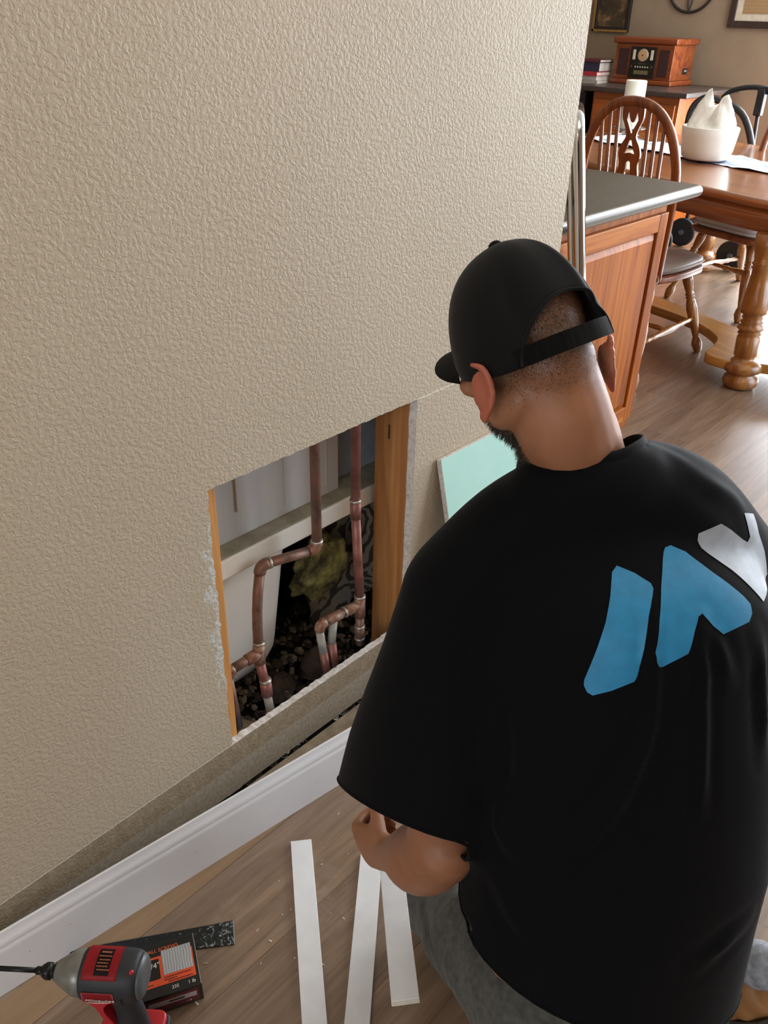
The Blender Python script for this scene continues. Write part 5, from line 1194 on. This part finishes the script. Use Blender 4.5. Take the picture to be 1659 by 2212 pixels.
# arch hem, sweatband edge, strap, button, bill
bm = newbm(); pts = [cap_pt(-AO + 2*AO*k/40, max(0.0, arch(-AO+2*AO*k/40)), 0.0006) for k in range(41)]; tube(bm, pts, 0.0022, 8); finish('arch_binding', bm, M_cap, cap_o)
bm = newbm(); rows = []
for k in range(33):
    az = -AO*1.06 + 2*AO*1.06*k/32; c0 = cap_pt(az, 0.0, 0.0012); dn_ = T
    rows.append([bm.verts.new(c0 - T*0.001), bm.verts.new(c0 + T*0.021 - F*-0.002)])
for a, c in zip(rows, rows[1:]): bm.faces.new((a[0], a[1], c[1], c[0]))
bmesh.ops.solidify(bm, geom=bm.faces[:], thickness=0.002); bmesh.ops.recalc_face_normals(bm, faces=bm.faces); finish('strap', bm, M_cap, cap_o)
bm = newbm(); pc = cap_pt(0, 1.0); ell(bm, pc + T*0.001, RR_*0.0085, F*0.0085, T*0.0055); finish('button', bm, M_cap, cap_o)
bm = newbm(); rows = []
for k in range(33):
    s = -1 + 2*k/32; az = PI - s*math.radians(62); c0 = cap_pt(az, 0.02); row = []
    L_ = 0.066*(1-abs(s)**3.2)**0.5 + 0.002
    for j in range(9):
        t = j/8; sag = -0.008*(s*s)
        row.append(bm.verts.new(c0 + F*(L_*t) + T*(L_*t*0.36 + sag*t**0.5 - 0.006*t*t) + RR_*(0.0)))
    rows.append(row)
for a, c in zip(rows, rows[1:]):
    for j in range(8): bm.faces.new((a[j], a[j+1], c[j+1], c[j]))
bmesh.ops.solidify(bm, geom=bm.faces[:], thickness=0.0035); bmesh.ops.recalc_face_normals(bm, faces=bm.faces); finish('bill', bm, M_cap, cap_o)

neck_n0 = V((-0.45, 0.15, 0.85)).normalized()
# t-shirt ---------------------------------------------------------------
bm = newbm()
sp_ = [((0.815, 0.710, 0.170), 0.200, 0.155), ((0.792, 0.718, 0.300), 0.215, 0.168), ((0.783, 0.771, 0.460), 0.203, 0.150), ((0.747, 0.806, 0.600), 0.202, 0.140), ((0.703, 0.841, 0.710), 0.202, 0.135), ((0.658, 0.876, 0.820), 0.185, 0.110), ((0.622, 0.868, 0.885), 0.115, 0.080)]
secs = []
for i, (c, w_, d_) in enumerate(sp_):
    a = V(sp_[max(0, i-1)][0]); b2 = V(sp_[min(len(sp_)-1, i+1)][0]); dr = (b2-a).normalized(); dep = dr.cross(Wd).normalized(); secs.append((V(c), Wd*w_, dep*d_))
loft(bm, secs, 40, 0.92)
for SH, dz_, rs_ in ((LSH, 0.010, [0.078, 0.076, 0.077]), (RSH, 0.026, [0.080, 0.086, 0.082])): limb(bm, [NB_ + V((0.012, 0, -0.030)), NB_.lerp(SH, 0.5) + V((0.008, -0.002, dz_)), SH + V((0.004, 0, 0.006))], rs_)
ell(bm, (0.626, 0.850, 0.930), Wd*0.115, V((0.6, -0.5, 0.2)).normalized()*0.066, V((-0.25, 0.2, 0.9)).normalized()*0.068)
# bulk of the shoulder blades and back
ell(bm, (0.708, 0.845, 0.770), Wd*0.185, V((-0.55, 0.35, 0.72)).normalized()*0.13, V((0.6, -0.5, 0.6)).normalized()*0.115, 4)
ru = V((0.739, 0.673, 0.023)); 
def slv(c, hu, hv, d, tilt=0.0):
    d = V(d).normalized(); u_ = (ru + V((0, 0, -tilt))); u_ = (u_ - d*u_.dot(d)).normalized(); return (V(c), u_*hu, d.cross(u_).normalized()*hv)
dL = (LEL-LSH)
HC, HU, HV = V((0.5433, 0.6112, 0.4947)), V((0.1085, 0.0254, 0.009)), V((0.0613, -0.063, 0.0674))
HN = HU.cross(HV).normalized(); HN = HN if HN.z < 0 else -HN
s0 = slv(LSH, 0.074, 0.078, dL); secs = [slv(LSH + V((0.0, 0.0, 0.035)), 0.048, 0.05, dL), s0]
for t in (0.25, 0.5, 0.75, 1.0, 1.10):
    w_ = t*t*(3-2*t) if t < 1 else 1.0
    secs.append((s0[0].lerp(HC, t) + V((0.0, -0.004, 0.004))*math.sin(PI*min(1, t)), s0[1].lerp(HU, w_)*(1.0 if t > 0.6 else 1.0), s0[2].lerp(HV if s0[2].dot(HV) > 0 else -HV, w_)))
loft(bm, secs, 32)
secs = []
dR = (REL-RSH)
for t, w_ in ((-0.08, 0.06), (0.0, 0.082), (0.25, 0.088), (0.5, 0.092), (0.75, 0.096), (0.95, 0.098)):
    d = dR.normalized(); u_ = (Wd - d*Wd.dot(d)).normalized(); secs.append((RSH + dR*t, u_*w_, d.cross(u_)*w_*0.95))
loft(bm, secs, 32)
bm = organic(bm, 0.0065, 24, 0.6)
# openings: sleeve hems, neck, waist
def torso_ratio(p):
    best = 9
    for (c0, w0, d0), (c1, w1, d1) in zip(sp_, sp_[1:]):
        a_, b_ = V(c0), V(c1); ab = b_-a_; t = max(0, min(1, (p-a_).dot(ab)/ab.length_squared)); q = p-(a_+ab*t); dep = ab.normalized().cross(Wd).normalized()
        best = min(best, math.hypot(q.dot(Wd)/(w0+(w1-w0)*t), q.dot(dep)/(d0+(d1-d0)*t)))
    return best
def open_cut(bm, co, no, cen, rad, keep=None):
    co, no, cen = V(co), V(no).normalized(), V(cen)
    ok = lambda f: (f.calc_center_median()-cen).length < rad and not (keep and torso_ratio(f.calc_center_median()) < keep)
    fs = [f for f in bm.faces if ok(f)]
    es = list({e for f in fs for e in f.edges}); vs = list({v for f in fs for v in f.verts})
    bmesh.ops.bisect_plane(bm, geom=fs+es+vs, plane_co=co, plane_no=no, dist=1e-5)
    dl = [f for f in bm.faces if ok(f) and (f.calc_center_median()-co).dot(no) > 0]
    bmesh.ops.delete(bm, geom=dl, context='FACES')
open_cut(bm, HC, HN, HC + HN*0.02, 0.16, 0.84)
open_cut(bm, RSH + dR*0.72, dR, RSH + dR*1.1, 0.2, 1.03)
neck_n = neck_n0; NCC = V((0.588, 0.872, 0.948)); NR = 0.080
def nrad(p): d = p-NCC; h_ = d.dot(neck_n); return (d - neck_n*h_).length, h_
dl = [f for f in bm.faces if nrad(f.calc_center_median())[0] < NR and nrad(f.calc_center_median())[1] > -0.040]
bmesh.ops.delete(bm, geom=dl, context='FACES')
for v in bm.verts:
    if v.is_boundary and (v.co-NCC).length < 0.15:
        r_, h_ = nrad(v.co); c_ = NCC + neck_n*h_; v.co = c_ + (v.co-c_)*(NR/r_)
open_cut(bm, (0.74, 0.565, 0.405), V((-0.10, -0.30, -1)), (0.81, 0.70, 0.12), 0.42)
# folds: raised ridges along polylines lying on the cloth
def seg_d(p, a, b2):
    ab = b2-a; t = max(0, min(1, (p-a).dot(ab)/ab.length_squared)); return (p-(a+ab*t)).length
FOLDS = []
def fold(pts, amp, w_): FOLDS.append((curve(pts, 4), amp, w_))
# FOLDS>
fold([[0.7389, 0.7942, 0.866], [0.7566, 0.7755, 0.8458], [0.7699, 0.7573, 0.8171], [0.7829, 0.7495, 0.7818], [0.7927, 0.7404, 0.7447], [0.7994, 0.7246, 0.7169], [0.8006, 0.704, 0.6889], [0.7977, 0.6777, 0.6546]], 0.0075, 0.0075)
fold([[0.7937, 0.8171, 0.8426], [0.8095, 0.8019, 0.8131], [0.8241, 0.7962, 0.77], [0.8376, 0.7846, 0.729], [0.8522, 0.7685, 0.6919], [0.8732, 0.7465, 0.6331]], 0.0075, 0.0075)
fold([[0.7977, 0.8194, 0.8401], [0.8169, 0.8191, 0.8173], [0.832, 0.8232, 0.7926], [0.8449, 0.8306, 0.7603]], 0.006, 0.008)
fold([[0.8442, 0.8788, 0.8078], [0.8608, 0.8832, 0.7577], [0.8792, 0.8708, 0.7108], [0.9001, 0.8523, 0.6616]], 0.007, 0.009)
fold([[0.8046, 0.7151, 0.6983], [0.795, 0.6665, 0.6384], [0.7724, 0.6272, 0.5816], [0.7401, 0.5986, 0.5279]], 0.007, 0.012)
fold([[0.6808, 0.6273, 0.6271], [0.684, 0.6176, 0.5884], [0.7048, 0.609, 0.5634], [0.7362, 0.6083, 0.5583]], 0.008, 0.01)
fold([[0.6388, 0.6603, 0.7275], [0.663, 0.6438, 0.6799], [0.6743, 0.6303, 0.6357], [0.6697, 0.6194, 0.5918]], -0.009, 0.012)
fold([[0.7031, 0.9151, 0.9637], [0.7346, 0.9337, 0.9431], [0.7575, 0.9629, 0.9175], [0.7784, 0.975, 0.8842]], 0.004, 0.012)
fold([[0.6583, 0.8991, 0.9847], [0.676, 0.9162, 0.9755], [0.7129, 0.922, 0.9584]], 0.003, 0.008)
fold([[0.9554, 0.7914, 0.4694], [0.9432, 0.7398, 0.4633], [0.9295, 0.6994, 0.4485]], 0.007, 0.01)
fold([[0.6973, 0.5981, 0.5141], [0.7496, 0.5836, 0.4811], [0.8016, 0.5882, 0.4667]], 0.006, 0.012)
# <FOLDS

bm.normal_update(); nv = []
for v in bm.verts:
    off = 0.0018*noise.noise(v.co*6.0) + 0.003*noise.noise(v.co*3.1 + V((5, 0, 0)))
    for P_, amp, w_ in FOLDS:
        if (v.co-P_[len(P_)//2]).length > 0.5: continue
        m = min(seg_d(v.co, P_[i], P_[i+1]) for i in range(len(P_)-1))
        if m < w_*3:
            L0 = (v.co-P_[0]).length; L1 = (v.co-P_[-1]).length; fade = min(1, L0/0.05)*min(1, L1/0.05)
            off += amp*math.exp(-(m/w_)**2)*fade - 0.35*amp*math.exp(-((m-w_*1.9)/w_)**2)*fade
    nv.append(off)
for v, o_ in zip(bm.verts, nv): v.co += v.normal*o_
for _ in range(2): bmesh.ops.smooth_vert(bm, verts=[v for v in bm.verts if not v.is_boundary], factor=0.4, use_axis_x=True, use_axis_y=True, use_axis_z=True)
# hems as raised rims
bound = [e for e in bm.edges if e.is_boundary]
shirt_bvh = BVHTree.FromBMesh(bm)
n_ = NB('black_jersey'); v_ = n_.coord(); n_.set(color=lin('#040508'), rough=0.85, sheen=0.035, spec=0.12); n_.bump(n_.noise(v_, 450, 2), 0.2, 0.0006); M_tee = n_.m; n_.b.inputs['Sheen Roughness'].default_value = 0.5
# boundary loops to tubes
adj = {}
for e in bound:
    a, c = e.verts; adj.setdefault(a, []).append(c); adj.setdefault(c, []).append(a)
loops = []; seen = set()
for v0 in list(adj):
    if v0 in seen: continue
    lp = [v0]; seen.add(v0); cur = v0
    while True:
        nx_ = [q for q in adj[cur] if q not in seen]
        if not nx_: break
        cur = nx_[0]; seen.add(cur); lp.append(cur)
    if len(lp) > 30: loops.append([q.co.copy() for q in lp])
# smooth the hem loops
tee = finish('t_shirt', bm, M_tee, person)
so2 = tee.modifiers.new('thick', 'SOLIDIFY'); so2.thickness = 0.0022; so2.offset = -1
for lp in loops:
    n = len(lp); cen = sum(lp, V())/n
    for _ in range(10): lp = [(lp[i-1]+lp[i]*2+lp[(i+1) % n])/4 for i in range(n)]
    step = max(1, n//90); lp = lp[::step]
    bm = newbm()
    if (cen-NB_).length < 0.14:          # collar: flat ribbed band
        bmc = newbm(); rings = []
        for i, p in enumerate(lp):
            out_ = (p-cen); out_ = (out_ - neck_n*out_.dot(neck_n)).normalized()
            rings.append([bmc.verts.new(p + out_*a_ + neck_n*b_) for a_, b_ in ((0.0018, -0.012), (0.0034, -0.010), (0.0022, 0.001), (-0.0010, 0.008), (-0.003, 0.007), (-0.001, -0.002))])
        for i in range(len(rings)):
            a, c = rings[i], rings[(i+1) % len(rings)]
            for k in range(6): bmc.faces.new((a[k], a[(k+1) % 6], c[(k+1) % 6], c[k]))
        bmesh.ops.recalc_face_normals(bmc, faces=bmc.faces); finish('collar', bmc, M_tee, tee); bm.free()
    else:
        lp2 = lp + [lp[0]]; tube(bm, lp2, 0.0021, 8, cap=False); finish('hem', bm, M_tee, tee)
# logo print: outlines lying on the shirt, filled and laid onto the cloth
def decal(nm, outline, mat, seg=0.012):
    pts = [V(p) for p in outline]; cen = sum(pts, V())/len(pts)
    nrm = V()
    for i in range(len(pts)): nrm += (pts[i-1]-cen).cross(pts[i]-cen)
    nrm.normalize(); 
    if nrm.dot(V((0.33, -0.72, 0.6))) < 0: nrm = -nrm
    u_ = (pts[1]-pts[0]).normalized(); u_ = (u_-nrm*u_.dot(nrm)).normalized(); w_ = nrm.cross(u_)
    p2 = [((p-cen).dot(u_), (p-cen).dot(w_)) for p in pts]
    b = newbm(); vs = [b.verts.new((x, y, 0)) for x, y in p2]; es = [b.edges.new((vs[i-1], vs[i])) for i in range(len(vs))]
    bmesh.ops.triangle_fill(b, edges=es, use_beauty=True)
    xs = [x for x, y in p2]; ys = [y for x, y in p2]
    for a0, a1, ax_ in ((min(xs), max(xs), 0), (min(ys), max(ys), 1)):
        k = int((a1-a0)/0.006)
        for i in range(1, k):
            c0 = a0 + (a1-a0)*i/k; co = (c0, 0, 0) if ax_ == 0 else (0, c0, 0); no = (1, 0, 0) if ax_ == 0 else (0, 1, 0)
            bmesh.ops.bisect_plane(b, geom=b.verts[:]+b.edges[:]+b.faces[:], plane_co=co, plane_no=no, dist=1e-6)
    for v in b.verts:
        q = cen + u_*v.co.x + w_*v.co.y
        hit_, n2, _, _ = shirt_bvh.ray_cast(q + nrm*0.15, -nrm)
        if hit_ is None: hit_, n2, _, _ = shirt_bvh.find_nearest(q)
        if n2.dot(nrm) < 0: n2 = -n2
        v.co = hit_ + n2*0.0009
    return finish(nm, b, mat, tee)
M_blue = simple('blue_print', '#1f7fae', 0.55, var=0.05, scale=60); M_silver = simple('silver_print', '#9aa2ac', 0.5, 0.1, var=0.06, scale=60)

# LOGO>
decal('blue_logo_stroke', [[0.6961, 0.789, 0.8789], [0.6959, 0.78, 0.8741], [0.7095, 0.7569, 0.8575], [0.7187, 0.7365, 0.8372], [0.7224, 0.7188, 0.8127], [0.7217, 0.702, 0.7759], [0.7233, 0.7, 0.7697], [0.7289, 0.6997, 0.7629], [0.7352, 0.702, 0.7604], [0.7499, 0.716, 0.7676], [0.7668, 0.7343, 0.7803], [0.7677, 0.7371, 0.7859], [0.7634, 0.7512, 0.817], [0.7524, 0.7714, 0.8458], [0.7418, 0.7956, 0.8654], [0.7362, 0.7985, 0.8689], [0.716, 0.7957, 0.8748]], M_blue)
decal('blue_logo_peak', [[0.7289, 0.854, 0.8919], [0.7257, 0.8465, 0.8907], [0.727, 0.8416, 0.8877], [0.7478, 0.803, 0.8659], [0.7641, 0.7728, 0.8382], [0.7726, 0.7563, 0.8125], [0.7769, 0.7539, 0.8029], [0.7815, 0.755, 0.7968], [0.7857, 0.7598, 0.7977], [0.8014, 0.7872, 0.8099], [0.8009, 0.7909, 0.8148], [0.7969, 0.8019, 0.8296], [0.7927, 0.8146, 0.8421], [0.7942, 0.8203, 0.8438], [0.7991, 0.8213, 0.8398], [0.8087, 0.8241, 0.8314], [0.8199, 0.8315, 0.8219], [0.8331, 0.8732, 0.8236], [0.8309, 0.8837, 0.8288], [0.8247, 0.8888, 0.8364], [0.8149, 0.8854, 0.8454], [0.7795, 0.8712, 0.8679], [0.7442, 0.8645, 0.8848]], M_blue)
decal('silver_logo_stroke', [[0.7584, 0.9224, 0.9049], [0.7451, 0.8908, 0.8993], [0.7474, 0.8871, 0.8916], [0.754, 0.8865, 0.8842], [0.7631, 0.89, 0.8781], [0.7909, 0.9008, 0.8625], [0.8145, 0.9086, 0.8458], [0.8316, 0.9163, 0.8285], [0.8089, 0.9939, 0.819], [0.797, 0.9964, 0.8479], [0.7848, 0.9939, 0.8716], [0.7712, 0.9995, 0.8909], [0.7672, 0.9677, 0.9035], [0.7756, 0.9687, 0.8892], [0.7825, 0.9689, 0.8751], [0.7834, 0.9619, 0.8711], [0.7793, 0.954, 0.8771], [0.7683, 0.9372, 0.8933]], M_silver)
# <LOGO
# label bits for trousers ------------------------------------------------
bm = newbm()
ell(bm, (0.82, 0.735, 0.265), Wd*0.175, V((0.82, -0.57, 0))*0.125, V((0, 0, 0.13)), 4)
for h_, k_, a_ in ((HL, KL, AL), (HR, KR, AR)):
    limb(bm, [h_, h_.lerp(k_, 0.5) + V((0, 0, 0.012)), k_ + V((0, 0, 0.0))], [0.098, 0.090, 0.070]); 
    limb(bm, [k_ + V((0, 0, -0.006)), k_.lerp(a_, 0.45), a_ + (k_-a_)*0.08], [0.066, 0.070, 0.056])
bm = organic(bm, 0.007, 10)
bm.normal_update(); ds_ = []
for v in bm.verts:
    q = v.co; ds_.append(0.004*noise.noise(V((q.x*14, q.y*14, q.z*26))) + 0.003*noise.noise(V((q.x*30, q.y*22, q.z*40+3))))
for v, d_ in zip(bm.verts, ds_): v.co += v.normal*d_; v.co.z = max(v.co.z, 0.0015)
n_ = NB('grey_denim'); v_ = n_.coord(); f_ = n_.noise(v_, 90, 3); n_.set(color=n_.ramp(f_, [(0.3, lin('#3d3e3b')), (0.7, lin('#555650'))]), rough=0.9, sheen=0.1); n_.bump(n_.noise(v_, 600, 2), 0.3, 0.0005); M_den = n_.m
tr_ = finish('trousers', bm, M_den, person)
bm = newbm(); M_cuff = simple('cuff_knit', '#8e9298', 0.9, var=0.15, scale=90)
limb(bm, [V((0.955, 0.925, 0.225)), V((0.975, 0.915, 0.243)), V((0.985, 0.912, 0.252))], [0.026, 0.034, 0.032]); finish('cuff', bm, M_cuff, tr_)
# boots
n_ = NB('tan_leather'); f_ = n_.noise(n_.coord(), 12, 4); n_.set(color=n_.ramp(f_, [(0.3, lin('#8d6238')), (0.7, lin('#b0814e'))]), rough=0.6); n_.bump(n_.noise(n_.coord(), 200, 3), 0.3, 0.0008); M_boot = n_.m; M_sole = simple('rubber_sole', '#3a332a', 0.8)
def boot(ankle, heel, toe, label_=None):
    ankle, heel, toe = V(ankle), V(heel), V(toe); fd = (toe-heel).normalized(); up_ = (ankle-heel); up_ = (up_-fd*up_.dot(fd)).normalized(); sd = fd.cross(up_)
    bm = newbm(); L_ = (toe-heel).length
    secs = [(heel + fd*L_*t + up_*h_, sd*w_, up_*hh) for t, h_, w_, hh in ((0.0, 0.040, 0.026, 0.036), (0.06, 0.042, 0.036, 0.042), (0.25, 0.042, 0.040, 0.044), (0.45, 0.036, 0.041, 0.038), (0.70, 0.028, 0.047, 0.030), (0.88, 0.024, 0.043, 0.026), (0.98, 0.022, 0.026, 0.018))]
    loft(bm, secs, 24); limb(bm, [heel + fd*L_*0.22 + up_*0.05, ankle, ankle + (ankle-(heel+fd*L_*0.22)).normalized()*0.03], [0.044, 0.046, 0.050])
    bm = organic(bm, 0.005, 8)
    o = finish('boot', bm, M_boot, person)
    bm = newbm(); rings = [[bm.verts.new(heel + fd*L_*t + sd*s_*w_ + up_*h_) for t, w_ in ((-0.01, 0.026), (0.06, 0.037), (0.25, 0.041), (0.45, 0.042), (0.70, 0.049), (0.88, 0.045), (1.0, 0.026))] for s_, h_ in ((1, 0.012), (1, -0.006), (-1, -0.006), (-1, 0.012))]
    for i in range(4):
        a, c = rings[i], rings[(i+1) % 4]
        for k in range(6): bm.faces.new((a[k], a[k+1], c[k+1], c[k]))
    bm.faces.new([r_[0] for r_ in rings]); bm.faces.new([r_[-1] for r_ in rings]); bmesh.ops.recalc_face_normals(bm, faces=bm.faces)
    so_o = link('sole', bm, M_sole, o)
    bm = newbm(); tube(bm, [ankle + (ankle-heel).normalized()*0.02 + (sd*math.cos(a)+fd*math.sin(a))*0.050 for a in [2*PI*k/24 for k in range(25)]], 0.004, 8, cap=False); link('boot_collar', bm, M_boot, o, smooth=True)
    return o
boot((0.985, 0.925, 0.165), (1.035, 0.900, 0.195), (0.945, 0.965, 0.012))
boot((0.925, 0.800, 0.085), (0.985, 0.800, 0.120), (1.02, 0.800, -0.0) if False else (1.150, 0.800, 0.020))
